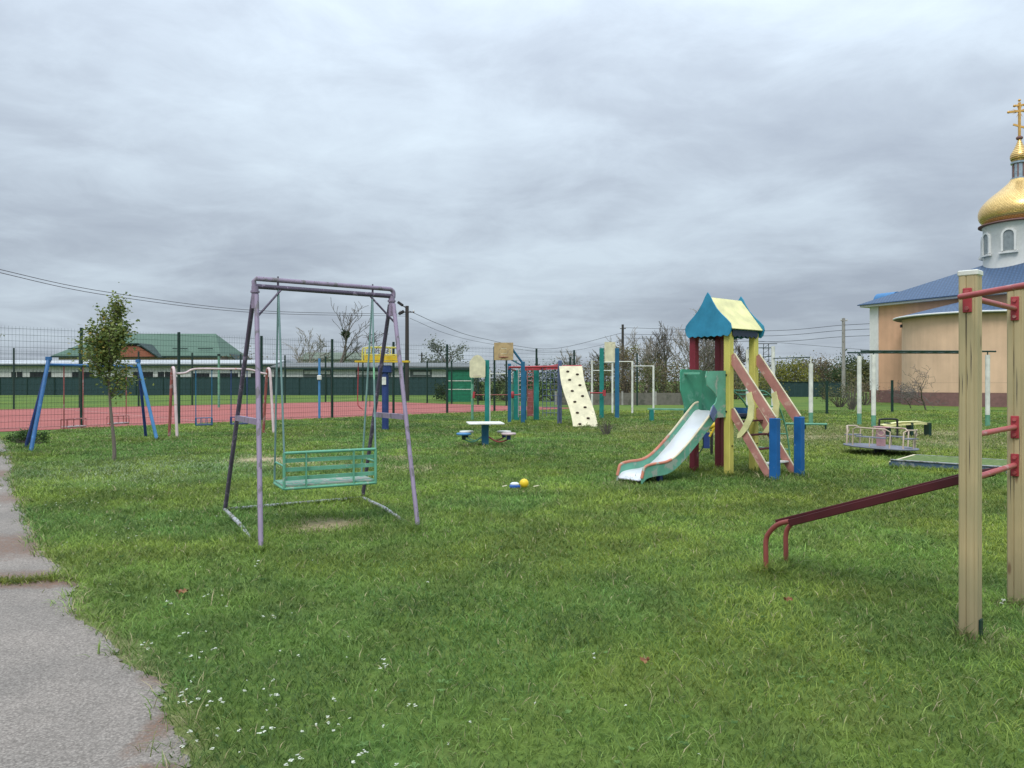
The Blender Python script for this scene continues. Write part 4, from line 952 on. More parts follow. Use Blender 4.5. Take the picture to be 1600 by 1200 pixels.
# yellow railed platform on a blue post, behind the lilac swing
r = thing('yellow_basket_stand', 'raised yellow railed platform on a thick blue post behind the lilac swing', 'play post', (-4.1, 24.5, 0)); Y = 24.5
px_x = lambda px: (px - CX) / FPX * Y
MB().tube([V(px_x(602), Y, -.02), V(px_x(602), Y, 2.05)], .11, 20).build('post', M['navy'], r)
MB().box(V(px_x(602), Y, 1.98), (.42, .3, .24), bev=.02).build('bracket', M['navy'], r)
MB().box(P(600, 595, Y - .14), (.13, .02, .25)).build('notice', M['white'], r)
zb = P(600, 565, Y).z
MB().box(V(px_x(598), Y, zb), (1.72, .5, .06)).build('platform', M['yellow'], r)
mb = MB()
for yy in (-.22, .22):
    for px in (569, 582, 596, 610, 623): mb.tube([V(px_x(px), Y + yy, zb + .02), V(px_x(px), Y + yy, zb + .44)], .014, 6)
    mb.tube(arc([V(px_x(568), Y + yy, zb), V(px_x(568), Y + yy, zb + .34), V(px_x(572), Y + yy, zb + .44), V(px_x(590), Y + yy, zb + .46), V(px_x(623), Y + yy, zb + .45)], 4), .018, 6)
    mb.tube([V(px_x(569), Y + yy, zb + .22), V(px_x(623), Y + yy, zb + .22)], .014, 6)
mb.build('railing', M['leafyrail'] if 'leafyrail' in M else M['post_yellow'], r)
MB().box(V(px_x(597), Y - .25, zb + .11), (1.05, .02, .15)).build('side_board', M['yellow'], r)
MB().tube(arc([V(px_x(560), Y, zb), V(px_x(559), Y, .95), V(px_x(562), Y, .75), V(px_x(567), Y, .68)], 5), .018, 6).build('pull_chain', M['red'], r)
MB().tube([V(px_x(578), Y, zb), V(px_x(578), Y, .75)], .01, 6).build('pull_chain', M['black'], r)

# thin pale blue post by the court
r = thing('blue_post', 'thin pale blue post with a small white lamp head beside the court fence', 'post', (-8.1, 31.6, 0)); Y = 31.6; X = (499 - 800) / FPX * Y
MB().tube([V(X, Y, -.02), V(X, Y, P(0, 560, Y).z)], .05, 10).build('pole', M['skyblue'], r); MB().box(P(499, 590, Y - .05), (.17, .12, .2), bev=.02).build('lamp_head', M['white'], r)
r = thing('grey_post', 'slim grey green post standing beyond the swings', 'post', (-17.4, 45, 0)); Y = 45; X = (342 - 800) / FPX * Y
MB().tube([V(X, Y, -.02), V(X, Y, P(0, 556, Y).z)], .07, 10).build('pole', M['basegreen'], r); MB().tube([V(X, Y, P(0, 556, Y).z), V(X, Y, P(0, 553, Y).z)], .09, 10).build('cap', M['fencegreen'], r)

# teal stand with beige board
r = thing('basketball_stand', 'two tall teal posts carrying a beige board beside the white bars', 'basketball stand', (3.9, 32, 0))
for px, mt in ((940, 'teal'), (964, 'tealblue')):
    p = P(px, 544, 32); MB().box(V(p.x, 32, p.z / 2), (.17, .17, p.z), bev=.01).build('post', M[mt], r)
MB().box(P(953, 551, 32.02), (.46, .03, .90)).build('backboard', M['cream'], r)
MB().tube([P(940, 566, 32), P(964, 566, 32)], .025, 8).build('cross_bar', M['white'], r)
MB().tube([P(922, 614, 31.7), P(946, 614, 31.7)], .03, 8).build('red_bar', M['red'], r)
MB().box(P(944, 614, 31.7), (.12, .1, .25)).build('clamp', M['red'], r)

# white gymnastics bars in a row
r = thing('pull_up_bars', 'row of white pull up bars of different heights beyond the climbing wall', 'pull-up bars', (5.5, 37, 0))
Yw = 36.5
for px, top in ((925, 563), (957, 566), (988, 564), (1021, 571)):
    p = P(px, top, Yw); MB().tube([V(p.x, Yw, -.03), V(p.x, Yw, p.z)], .05, 10).build('post', M['white'], r)
for a, b_, y_ in ((925, 957, 579), (957, 988, 565), (988, 1021, 572)):
    MB().tube([P(a, y_, Yw), P(b_, y_, Yw)], .022, 8).build('bar', M['white'], r)

# green low bench behind slide
r = thing('low_bench', 'low green plank bench behind the top of the slide', 'bench', (6.1, 30, 0))
MB().beam(P(1012, 639, 30), P(1078, 640, 29.6), .3, .06).build('seat', M['basegreen'], r)
for px in (1018, 1072): p = P(px, 640, 29.9); MB().box(V(p.x, 29.9, .23), (.14, .26, .46)).build('leg', M['teal'], r)

# row of white-topped posts receding behind the tower with horizontal bars
r = thing('high_bar_row', 'row of cream posts with steel high bars receding behind the ladder', 'high bars', (10.7, 31, 0))
PR = [(P(1168, 546, 34), 34), (P(1208, 541, 31), 31), (P(1267, 568, 27.4), 27.4)]
for p, Y in PR:
    MB().tube([V(p.x, Y, .45), V(p.x, Y, p.z)], .075, 12).build('post', M['white'], r); MB().tube([V(p.x, Y, -.02), V(p.x, Y, .45)], .077, 12).build('foot', M['basegreen'], r)
MB().tube([P(1168, 543.5, 34), P(1208, 543.5, 31)], .02, 8).build('bar', M['fencegreen'], r)
MB().tube([P(1168, 561, 34), P(1208, 556, 31)], .02, 8).build('bar', M['fencegreen'], r)
MB().tube([P(1208, 560, 31), P(1267, 558, 27.4)], .02, 8).build('bar', M['fencegreen'], r)
p = PR[2][0]; MB().tube([p, P(1267, 557, 27.4)], .02, 8).build('bar_upright', M['white'], r)

# overhead ladder on four posts
r = thing('overhead_ladder', 'overhead ladder with dark rails on cream posts near the church', 'overhead ladder', (14.4, 26.6, 0))
q4 = [V(12.6, 27.4, 0), V(12.4, 25.9, 0), V(16.5, 26.2, 0), V(16.85, 27.7, 0)]; zt = 2.62
for p in q4:
    MB().tube([p + V(0, 0, .42), p + V(0, 0, zt - .12)], .075, 12).build('post', M['white'], r); MB().tube([p + V(0, 0, -.02), p + V(0, 0, .42)], .077, 12).build('foot', M['basegreen'], r)
    MB().tube([p + V(0, 0, zt - .12), p + V(0, 0, zt)], .02, 8).build('pin', M['fencegreen'], r)
uL = (q4[2] - q4[1]).normalized()
for a, b_ in ((q4[1], q4[2]), (q4[0], q4[3])): MB().tube([a - uL * .45 + V(0, 0, zt), b_ + uL * .3 + V(0, 0, zt)], .03, 10).build('rail', M['fencegreen'], r)
for k_ in range(9): f = (k_ + .5) / 9; MB().tube([q4[1].lerp(q4[2], f) + V(0, 0, zt), q4[0].lerp(q4[3], f) + V(0, 0, zt)], .014, 6).build('rung', M['fencegreen'], r)

# ------------------------------------------------------------------ roundabout
def roundabout():
    c = V(8.05, 16.5, 0); tz = lambda p: (p.x - c.x) * -.035
    r = thing('roundabout', 'old playground roundabout with grey tilted disc and cream pink rails', 'roundabout', c)
    M3 = Matrix.Rotation(R(2.6), 3, 'Y')
    def Tt(x, y, z): return c + M3 @ V(x, y, z) + V(0, 0, .16)
    mb = MB(); mb.lathe([(.70, -.02), (.745, -.015), (.75, .0), (.745, .015), (.70, .018)], (0, 0, 0), 48); mb.v = [tuple(Tt(*v_)) for v_ in mb.v]; mb.build('disc', M['grille'], r)
    mb = MB(); mb.lathe([(.14, -.22), (.12, -.03)], (0, 0, 0), 16); mb.v = [tuple(Tt(*v_)) for v_ in mb.v]; mb.build('hub', M['black'], r)
    MB().box(Tt(0, 0, .22), (.13, .13, .42), R(20)).build('centre_column', M['pinkp'], r)
    mb = MB(); mb.tube([Tt(.16 * math.cos(a * .52), .16 * math.sin(a * .52), .43) for a in range(12)], .014, 6, closed=True); mb.build('hand_wheel', M['pinkp'], r)
    for k_ in range(4):
        a0 = R(12 + 90 * k_); a1 = a0 + R(66); R_ = .69
        pts = [Tt(R_ * math.cos(a0), R_ * math.sin(a0), 0)] + [Tt(R_ * math.cos(a0), R_ * math.sin(a0), .36)]
        pts += [Tt(R_ * math.cos(a0 + (a1 - a0) * f), R_ * math.sin(a0 + (a1 - a0) * f), .41 if 0 < f < 1 else .40) for f in [i / 8 for i in range(1, 8)]]
        pts += [Tt(R_ * math.cos(a1), R_ * math.sin(a1), .36), Tt(R_ * math.cos(a1), R_ * math.sin(a1), 0)]
        MB().tube(pts, .016, 8).build('rail', M['roundrail'], r)
        b0, b1 = Tt(.66 * math.cos(a0 + .1), .66 * math.sin(a0 + .1), .22), Tt(.66 * math.cos(a1 - .1), .66 * math.sin(a1 - .1), .22)
        MB().beam(b0, b1, .16, .02).build('seat', M['grille'], r)
        mb = MB(); am = (a0 + a1) / 2; cc = Tt(.67 * math.cos(a1 - .25), .67 * math.sin(a1 - .25), .33); tg = V(-math.sin(am), math.cos(am), 0)
        mb.tube([cc + tg * .07 * math.cos(a * .628) + V(0, 0, .06 * math.sin(a * .628)) for a in range(10)], .010, 6, closed=True); mb.build('scroll', M['roundrail'], r)
        MB().tube([Tt(.66 * math.cos(am), .66 * math.sin(am), 0), Tt(.66 * math.cos(am), .66 * math.sin(am), .22)], .012, 6).build('seat_leg', M['roundrail'], r)
roundabout()

# yellow bench and black hoop behind the roundabout
r = thing('yellow_bench', 'faded yellow plank bench with dark legs behind the roundabout', 'bench', (11.4, 21.8, 0))
MB().prism([P(1380, 664, 21.6), P(1410, 659.5, 21.6), P(1440, 658.5, 21.7), P(1454, 661, 21.8), P(1455, 664, 21.8), P(1438, 663, 21.7), P(1410, 664.5, 21.6), P(1382, 668, 21.6)], (0.05, .34, 0)).build('seat', M['paleyellow'], r)
for px in (1388, 1423, 1451): p = P(px, 664, 21.75); MB().box(V(p.x, 21.8, .19), (.07, .28, .40)).build('leg', M['fencegreen'], r)
r = thing('hoop_rail', 'black bent tube hoop standing behind the roundabout', 'rail', (10.4, 21, 0)); Y = 21.0
a, b_ = P(1374, 668, Y), P(1402, 668, Y); MB().tube(arc([V(a.x, Y, -.02), V(a.x, Y, .45), V(a.x + .05, Y, .53), V(b_.x - .05, Y, .53), V(b_.x, Y, .45), V(b_.x, Y, -.02)], 5), .028, 8).build('tube', M['black'], r)
r = thing('balance_beam', 'low green balance rail on short legs in the worn grass', 'balance beam', (10.0, 24.5, 0)); Y = 24.5
MB().tube([P(1225, 662, Y), P(1292, 663, Y)], .035, 8).build('rail', M['basegreen'], r)
for px in (1228, 1258, 1290): p = P(px, 663, Y); MB().tube([V(p.x, Y, -.02), V(p.x, Y, p.z)], .03, 8).build('leg', M['fencegreen'], r)

# sandbox
r = thing('sandbox', 'square sandbox with worn blue boards, its sand overgrown', 'sandbox', (7.9, 14, 0))
P0 = V(6.95, 13.9, 0); e_, f_ = V(.75, -.66, 0).normalized(), V(.66, .75, 0).normalized(); S = 1.8
cs_ = [P0, P0 + e_ * S, P0 + e_ * S + f_ * S, P0 + f_ * S]
for i in range(4):
    a, b_ = cs_[i], cs_[(i + 1) % 4]; d = (b_ - a).normalized() * .02
    zo = 0 if i == 0 else -.045; MB().beam(a + d + V(0, 0, .07 + zo), b_ - d + V(0, 0, .07 + zo), .035, .15).build('board', M['rubberblue'], r)
    MB().beam(a + d + V(0, 0, .152 + zo), b_ - d + V(0, 0, .152 + zo), .075 if i == 0 else .045, .014).build('top_board', M['pale_metal'] if i < 3 else M['creamedge'], r)
MB().prism([p + V(0, 0, .09) for p in cs_], (0, 0, .02)).build('sand', paint('old_sand', (.17, .21, .07), .95, (.09, .14, .035), .42, 9), r)

# ------------------------------------------------------------------ timber workout station with red bars
def station():
    A, B = V(2.84, 4.68, 0), V(3.625, 5.42, 0); u = (B - A).normalized(); rz = math.atan2(u.y, u.x) ; n_ = V(u.y, -u.x, 0)
    Cc = V(2.66, 3.0, 0)
    r = thing('workout_station', 'timber posts with white caps joined by red pull up bars at right', 'workout station', (A + B) / 2)
    for p, rr in ((A, R(43)), (B, R(43)), (Cc, R(43))):
        h = 2.25
        # grooved glued-timber post: profile with grooves
        a = .052; g_ = .006; prof = []
        for s_ in range(4):
            ca, sa = math.cos(s_ * math.pi / 2 + rr), math.sin(s_ * math.pi / 2 + rr)
            for x, y in ((-a + .008, -a), (-.014, -a), (-.009, -a + g_), (-.004, -a), (.030, -a), (.034, -a + g_ * .4), (.038, -a), (a - .008, -a)):
                prof.append((x * ca - y * sa, x * sa + y * ca))
        po_ = MB().prism([p + V(x, y, -.02) for x, y in prof], (0, 0, h + .02)).build('post', M['timber'], r)
        rc = random.Random(int(p.x * 100)); ck = MB()
        for _ in range(5):
            zz_ = rc.uniform(.3, 2.0); ln_ = rc.uniform(.12, .4); o_ = rc.uniform(-.03, .03); w_ = rc.uniform(.0015, .003)
            nn_ = Matrix.Rotation(rr, 3, 'Z') @ V(-.0524, o_, 0); tt_ = Matrix.Rotation(rr, 3, 'Z') @ V(0, 1, 0)
            b0_ = p + nn_ + V(0, 0, zz_); ck.add([b0_, b0_ + tt_ * w_ + V(0, 0, ln_ * .4), b0_ + tt_ * .002 + V(0, 0, ln_), b0_ - tt_ * w_ + V(0, 0, ln_ * .6)], [(0, 3, 2, 1)])
        ck.build('grain_crack', M['polewood'], bpy.data.objects[po_.name])
        MB().box(p + V(0, 0, h + .014), (.114, .114, .035), rr, bev=.006).build('post_cap', M['white'], r)
        M_ = Matrix.Rotation(rr, 3, 'Z'); MB().box(p + M_ @ V(.0, -.058, .05), (.05, .01, .17), rr).build('ground_bracket', M['fencegreen'], r)
    def plate(c, nn, wd=.07, hg=.16, mt='red'):
        nn = nn.normalized(); rz_ = math.atan2(nn.y, nn.x); o = MB().box(c + nn * .006, (.012, wd, hg), rz_, bev=.003).build('mount_plate', M[mt], r)
        for dz in (-hg * .36, hg * .36): MB().lathe([(.013, 0), (.013, .008), (.008, .013), (0, .014)], (0, 0, 0), 8, cap=False)
        for dz in (-hg * .34, hg * .34):
            q_ = c + nn * .012 + V(0, 0, dz); MB().tube([q_, q_ + nn * .014], .013, 8).build('bolt', M['redbar'], o)
    f1 = V(-math.cos(R(43)), -math.sin(R(43)), 0)    # outward normal of the face looking at the viewer
    fx = V(math.cos(R(43)), math.sin(R(43)), 0)
    # high bars
    z = 2.115
    MB().tube([V(2.748, 4.63, z), V(2.77, 4.10, z), V(2.80, 3.06, z)], .0185, 14).build('high_bar', M['redbar'], r); plate(A + f1 * .052 + V(0, 0, z - .02), f1, .05, .15)
    MB().tube([A + fx * .05 + V(0, 0, z), B + f1 * .07 + V(0, 0, z)], .0185, 14).build('high_bar', M['redbar'], r)
    plate(B + f1 * .052 + V(0, 0, z), f1, .05, .17)
    for zz, nm in ((1.27, 'middle_bar'), (1.0, 'low_bar')):
        MB().tube([A + fx * .05 + V(0, 0, zz - .01), B + f1 * .07 + V(0, 0, zz)], .0185, 14).build(nm, M['redbar'], r); plate(B + f1 * .052 + V(0, 0, zz), f1, .05, .16)
    plate(Cc + fx * -.052 + V(0, 0, 2.1), -fx, .05, .15)
    # sloping sit-up bench
    s = thing('sit_up_bench', 'maroon sloping sit-up bench hooked onto the low red bar', 'sit-up bench', (2.6, 5.8, 0))
    l1, l2 = V(2.105, 6.26, 0), V(2.365, 6.52, 0); e1_, e2_ = V(3.02, 4.93, 0), V(3.30, 5.17, 0)
    for l_, e_ in ((l1, e1_), (l2, e2_)):
        d = (e_ - l_).normalized(); z0 = .385
        dirz = (.985 - z0) / (e_ - l_).length
        pts = arc([l_ + V(0, 0, -.03), l_ + V(0, 0, .15), l_ + V(0, 0, .27), l_ + d * .03 + V(0, 0, .345), l_ + d * .12 + V(0, 0, z0 + .12 * dirz), l_ + d * .25 + V(0, 0, z0 + .25 * dirz)], 5) + [e_ + V(0, 0, .99)]
        k_ = len(pts) - 2
        MB().tube(pts[:k_], .0205, 12).build('leg', M['maroonleg'], s); MB().beam(pts[k_ - 1] + V(0, 0, -.012), pts[-1] + V(0, 0, -.012), .03, .056, bev=.004).build('side_rail', M['maroon'], s)
    a, b_ = (l1 + l2) / 2 + (e1_ - l1).normalized() * .12 + V(0, 0, .45), (e1_ + e2_) / 2 + V(0, 0, 1.0)
    mb = MB(); mb.beam(a, b_, .36, .022, bev=.004); mb.build('board', M['maroon'], s)
    for f in (.3, .45, .7): p = a.lerp(b_, f) + V(0, 0, -.03); MB().tube([p, p + V(0, 0, -.025)], .008, 6).build('bolt', M['maroon'], s)
station()

# ------------------------------------------------------------------ toys and fallen leaves
c = V(.16, 11.2, H(.16, 11.2))
o = MB().ball(c + V(.02, 0, .085), .068, 18).build('ball', M['toyyellow'], None, c); tag(o, 'small yellow ball lying on the grass in front of the table', 'ball')
r = thing('toy_car', 'small blue and white plastic toy beside the yellow ball', 'toy', c + V(-.13, -.02, 0))
MB().ball(c + V(-.12, -.02, .075), .06, 14, (1.15, .7, .5)).build('cover', M['toywhite'], r); MB().box(c + V(-.12, -.02, .04), (.15, .09, .045), R(12), bev=.01).build('body', M['toyblue'], r)
for dx_, dy_ in ((-.17, -.06), (-.07, -.06), (-.17, .03), (-.07, .03)): MB().lathe([(.018, -.008), (.018, .008)], c + V(dx_, dy_, .025), 10).build('wheel', M['black'], r)
for dx_, l_, lab in ((-.27, .07, 'pale scrap of toy plastic left of the blue toy'), (.2, .09, 'pale stick shaped scrap right of the yellow ball')):
    mb = MB(); mb.beam(c + V(dx_ - l_ / 2, 0, .035), c + V(dx_ + l_ / 2, .02, .05), .025, .012, bev=.003); o = mb.build('plastic_scrap', M['cream'], None, c + V(dx_, 0, 0)); tag(o, lab, 'litter')
def leaf(px, py, s_, lab, seed):
    rnd = random.Random(seed); x, y = G(px, py); z = H(x, y) + .055; mb = MB(); n = 14; pts = []
    for i in range(n):
        a = 2 * math.pi * i / n; rr = s_ * (1 if i % 3 else .62) * rnd.uniform(.8, 1.15); pts.append((x + rr * math.cos(a), y + rr * math.sin(a), z + rnd.uniform(-.012, .022)))
    b0 = [(p[0], p[1], p[2] - .0015) for p in pts]
    mb.add(pts + [(x, y, z)] + b0 + [(x, y, z - .0015)], [(i, (i + 1) % n, n) for i in range(n)] + [(n + 1 + (i + 1) % n, n + 1 + i, 2 * n + 1) for i in range(n)] + [(i, n + 1 + i, n + 1 + (i + 1) % n, (i + 1) % n) for i in range(n)])
    o = mb.build('fallen_leaf', M['deadleaf'], None, (x, y, z)); tag(o, lab, 'leaf')
leaf(1232, 951, .037, 'dry orange brown leaf on the grass below the sit-up bench', 1)
leaf(1008, 1048, .028, 'curled brown leaf lying in the middle foreground grass', 2)
leaf(285, 935, .045, 'rusty brown leaf in the grass right of the path', 3)

# ------------------------------------------------------------------ court fences
def fence_run(name, label, a, b_, n, h, sx=.05, rails=True, mesh=True, post_r=.04, wr=.0022):
    a, b_ = V(a[0], a[1], 0), V(b_[0], b_[1], 0); r = thing(name, label, 'fence', (a.x, a.y, 0))
    for i in range(n + 1): p = a.lerp(b_, i / n); MB().box(p + V(0, 0, h / 2 - .02), (post_r * 2, post_r * 2, h + .04), R(45)).build('post', M['fencegreen'], r)
    if mesh:
        Lh = (b_ - a).length; u = (b_ - a) / Lh; k_ = int(Lh / sx); vv, ff = [], []; nn = V(u.y, -u.x, 0)
        mb = MB()
        for i in range(k_ + 1):
            p = a + u * i * sx; q_ = nn * wr; w_ = u * wr; b0 = len(vv)
            for z in (.06, h - .04): vv += [p + q_ + V(0, 0, z), p - q_ * .5 + w_ + V(0, 0, z), p - q_ * .5 - w_ + V(0, 0, z)]
            ff += [(b0, b0 + 1, b0 + 4, b0 + 3), (b0 + 1, b0 + 2, b0 + 5, b0 + 4), (b0 + 2, b0, b0 + 3, b0 + 5)]
        mb.add(vv, ff)
        z = .08
        while z < h: mb.beam(a + V(0, 0, z) + nn * .006, b_ + V(0, 0, z) + nn * .006, wr * 2, wr * 3.2); z += .2
        mb.build('wire_mesh', M['fencegreen'], r)
    return r
e0 = F0 + NA * -5; e8 = F0 + NA * 8
fence_run('court_fence', 'tall dark green wire mesh fence along the near side of the red court', e0, e8, 13, 3.4, .10, wr=.0026)
fb0 = F0 + ND + NA * -3.28; fb1 = F0 + ND + NA * 8
fence_run('court_fence', 'tall dark green mesh fence along the far side of the red court', fb0, fb1, 11, 3.45, .25)
fence_run('court_fence', 'dark green mesh fence closing the right hand end of the red court', e8 + Vector((-.714, .7)) * .3, e8 + ND, 8, 3.0, .2)
r = thing('fence_post', 'single tall dark green post right of the white pull-up bars', 'post', (8.2, 48.9, 0)); MB().box(V(8.1, 48.9, 1.7), (.09, .09, 3.4)).build('post', M['fencegreen'], r)
# short church fence
r = thing('church_fence', 'low dark green post and wire fence in front of the church', 'fence', (18, 38, 0))
for px, top, bot in ((1292, 595, 648), (1394, 594, 645), (1182, 600, 640)):
    Y = 1888 / (bot - 595); p = P(px, top, Y); MB().box(V(p.x, Y, p.z / 2), (.10, .08, p.z)).build('post', M['fencegreen'], r)
a, b_ = P(1292, 600, 35.6), P(1394, 600, 37.7)
for z in (.4, 1.0, 1.5): MB().tube([V(a.x, 35.6, z), V(b_.x, 37.7, z), V(26.5, 39.6, z)], .004, 4).build('wire', M['wire'], r)

# corrugated dark green fences
def corrugated(name, label, x0, x1, Y, h, pitch=.35, skew=0):
    r = thing(name, label, 'fence', ((x0 + x1) / 2, Y, 0)); pts = []; x = x0; k_ = 0
    while x < x1: pts.append((x, Y + (.0 if k_ % 4 < 2 else .04) + skew * (x - x0))); k_ += 1; x += pitch / 4 * (1.4 if k_ % 2 else .6) * 2
    mb = MB(); vv = []; 
    for (x, y) in pts: vv += [(x, y, -.02), (x, y, h)]
    mb.add(vv, [(2 * i, 2 * i + 2, 2 * i + 3, 2 * i + 1) for i in range(len(pts) - 1)]); n = len(vv)
    mb.add([(x, y + .006, z) for x, y, z in vv], [(2 * i + 1, 2 * i + 3, 2 * i + 2, 2 * i) for i in range(len(pts) - 1)])
    mb.build('sheet_panel', M['darkfence'], r)
    k_ = int((x1 - x0) / 3)
    for i in range(min(k_, 40) + 1): x = x0 + i * (x1 - x0) / min(k_, 40); MB().box((x, Y - .03 + skew * (x - x0), h / 2), (.07, .05, h + .06)).build('post', M['fencegreen'], r)
    MB().beam((x0, Y - .015, h + .0), (x1, Y - .015 + skew * (x1 - x0), h + .0), .06, .05).build('top_rail', M['fascia'], r)
corrugated('sheet_fence', 'long dark green corrugated fence beyond the court in front of the white sheds', -66, -5.5, 84, 2.0)
corrugated('sheet_fence', 'dark green corrugated fence left of the church under the tree line', 22.5, 33.5, 75, 1.5)
r = thing('concrete_fence', 'low grey concrete panel fence behind the white bars', 'fence', (7, 50, 0))
for i in range(4):
    x = 2.9 + i * 2.2; MB().box((x + 1.1, 50, .40), (2.1, .08, .80)).build('panel', M['oldwall'], r); MB().box((x, 50, .44), (.12, .12, .92)).build('post', M['concrete'], r)
MB().box((11.7, 50, .44), (.12, .12, .92)).build('post', M['concrete'], r)

# green metal kiosk behind the court
r = thing('green_kiosk', 'bright green sheet metal kiosk with pale seams beyond the court', 'kiosk', (-4.1, 58.5, 0))
gk = paint('bright_green_sheet', (.012, .16, .085), .5, (.03, .22, .13), .6, 1.5)
MB().box((-4.0, 58.5, 1.22), (1.95, 2.2, 2.44)).build('wall', gk, r); MB().box((-4.0, 58.5, 2.5), (2.2, 2.5, .12)).build('roof', M['fascia'], r)
for z in (.95, 1.6): MB().box((-4.0, 57.385, z), (1.9, .02, .05)).build('seam', M['white'], r)
for x in (-4.93, -3.07): MB().box((x, 57.38, 1.2), (.06, .03, 2.4)).build('corner_trim', M['basegreen'], r)
r = thing('white_shed_frame', 'pale rail frame standing right of the green kiosk', 'frame', (-1, 60, 0))
MB().tube([P(765, 584, 60), P(800, 584, 60)], .05, 6).build('rail', M['white'], r)
for px in (765, 800): p = P(px, 584, 60); MB().tube([V(p.x, 60, -.02), p], .05, 6).build('post', M['white'], r)

# ------------------------------------------------------------------ buildings behind
def shed(name, label, px0, px1, Y, ztop, wins, whites, rm, dep=9):
    x0, x1 = (px0 - CX) / FPX * Y, (px1 - CX) / FPX * Y; r = thing(name, label, 'building', ((x0 + x1) / 2, Y + dep / 2, 0))
    MB().box(((x0 + x1) / 2, Y + dep / 2, (ztop - .75) / 2), (x1 - x0, dep, ztop - .75)).build('wall', M['housewall'] if whites is None else M['slabdark'], r)
    mb = MB(); mb.prism([V(x0 - .4, Y - .7, ztop - .42), V(x0 - .4, Y + dep / 2, ztop + .15), V(x0 - .4, Y + dep + .5, ztop - .42), V(x0 - .4, Y + dep + .5, ztop - .55), V(x0 - .4, Y - .7, ztop - .55)], (x1 - x0 + .8, 0, 0)); mb.build('roof', M[rm], r)
    MB().box(((x0 + x1) / 2, Y - .68, ztop - .67), (x1 - x0 + .8, .1, .22)).build('fascia', M['fascia'], r)
    zz = lambda py: EYE + (HOR - py) * Y / FPX
    for a, b_, y0, y1 in wins:
        xa, xb = (a - CX) / FPX * Y, (b_ - CX) / FPX * Y; zA, zB = zz(y1), zz(y0)
        f = MB(); f.box(((xa + xb) / 2, Y - .03, (zA + zB) / 2), (xb - xa, .06, zB - zA)); fo = f.build('window', M['darkglass'], r)
        mb = MB(); k_ = max(1, int((xb - xa) / .9))
        for i in range(k_ + 1): mb.box((xa + (xb - xa) * i / k_, Y - .075, (zA + zB) / 2), (.06, .03, zB - zA))
        if k_ == 1: mb2 = MB(); mb2.box(((xa + xb) / 2, Y - .075, (zA + zB) / 2), (.06, .03, zB - zA)); mb2.build('window_frame', M['housewall'], fo)
        mb = MB(); 
        for i in range(k_ * 3): mb.box((xa + (xb - xa) * (i + .5) / (k_ * 3), Y - .09, zB + .1), ((xb - xa) / (k_ * 3) * .55, .04, .2))
        if zB - zA > .1: mb.build('lintel_tiles', M['housewall'], fo)
    for a, b_, y0, y1 in (whites or []):
        xa, xb = (a - CX) / FPX * Y, (b_ - CX) / FPX * Y; MB().box(((xa + xb) / 2, Y - .06, (zz(y1) + zz(y0)) / 2), (xb - xa, .12, zz(y0) - zz(y1))).build('white_bay', M['housewall'], r)
shed('long_shed', 'long white shed with pale flat roof and dark windows behind the swings', -60, 428, 95, 4.2, [(-40, -6, 581, 593), (18, 35, 581, 593), (47, 80, 581, 593), (113, 146, 581, 593), (208, 239, 581, 593), (247, 268, 581, 593), (302, 327, 583, 593), (344, 372, 583, 593), (392, 412, 583, 593)], None, 'slab')
shed('long_shed', 'long dark roofed shed with white wall bays behind the lilac swing', 430, 742, 92, 3.75, [], [(438, 446, 577, 594), (448, 474, 575, 594), (518, 556, 575, 594), (476, 516, 579, 585), (612, 641, 577, 594), (558, 608, 580, 586), (675, 700, 575, 594), (646, 672, 581, 586)], 'slabdark')

def hip_house():
    Y = 130; zz = lambda py: EYE + (HOR - py) * Y / FPX; xx = lambda px: (px - CX) / FPX * Y
    x0, x1 = xx(80), xx(345); ze, zr = zz(556), zz(522); D = 14
    r = thing('house', 'brick house with a big green hipped metal roof behind the young tree', 'house', ((x0 + x1) / 2, Y + D / 2, 0))
    MB().box(((x0 + x1) / 2, Y + D / 2, ze / 2), (x1 - x0 - 1.6, D - 1.6, ze)).build('wall', M['housepink'], r)
    ra, rb = V(xx(127) + .5, Y + D / 2, zr + .5), V(xx(312), Y + D / 2, zr + .5); c = [V(x0, Y, ze), V(x1, Y, ze), V(x1, Y + D, ze), V(x0, Y + D, ze)]
    mb = MB(); mb.add(c + [ra, rb], [(0, 1, 5, 4), (1, 2, 5), (2, 3, 4, 5), (3, 0, 4), (3, 2, 1, 0)]); ro = mb.build('roof', M['greenroof'], r)
    mb = MB(); mb.box(((x0 + x1) / 2, Y - .03, ze - .14), (x1 - x0 + .1, .15, .3)); mb.build('eave_board', M['fascia'], ro)
    for px in (275, 315, 110): MB().box((xx(px), Y + 1.6, ze + 1.35), (2.6, .12, .16)).build('snow_guard', M['fascia'], ro)
    g0, g1 = xx(183), xx(250); gm = xx(222)
    mb = MB(); mb.prism([V(g0, Y - 1.4, ze - .2), V(g1, Y - 1.4, ze - .2), V(g1 - 3.2, Y - 1.4, zz(541)), V(g0 + 2.2, Y - 1.4, zz(541))], (0, 4.5, 0)); mb.build('gable', M['brickred'], r)
    mb = MB()
    pts = [V(g1 + .6, 0, ze - .5), V(g1 - 2.9, 0, zz(539)), V(g0 + 1.9, 0, zz(539)), V(g0 - .6, 0, ze - .5)]
    for a, b_ in zip(pts[:-1], pts[1:]): mb.beam(V(a.x, Y + .6, a.z + .15), V(b_.x, Y + .6, b_.z + .15), 4.8, .18)
    mb.build('gable_roof', M['fascia'], r)
hip_house()
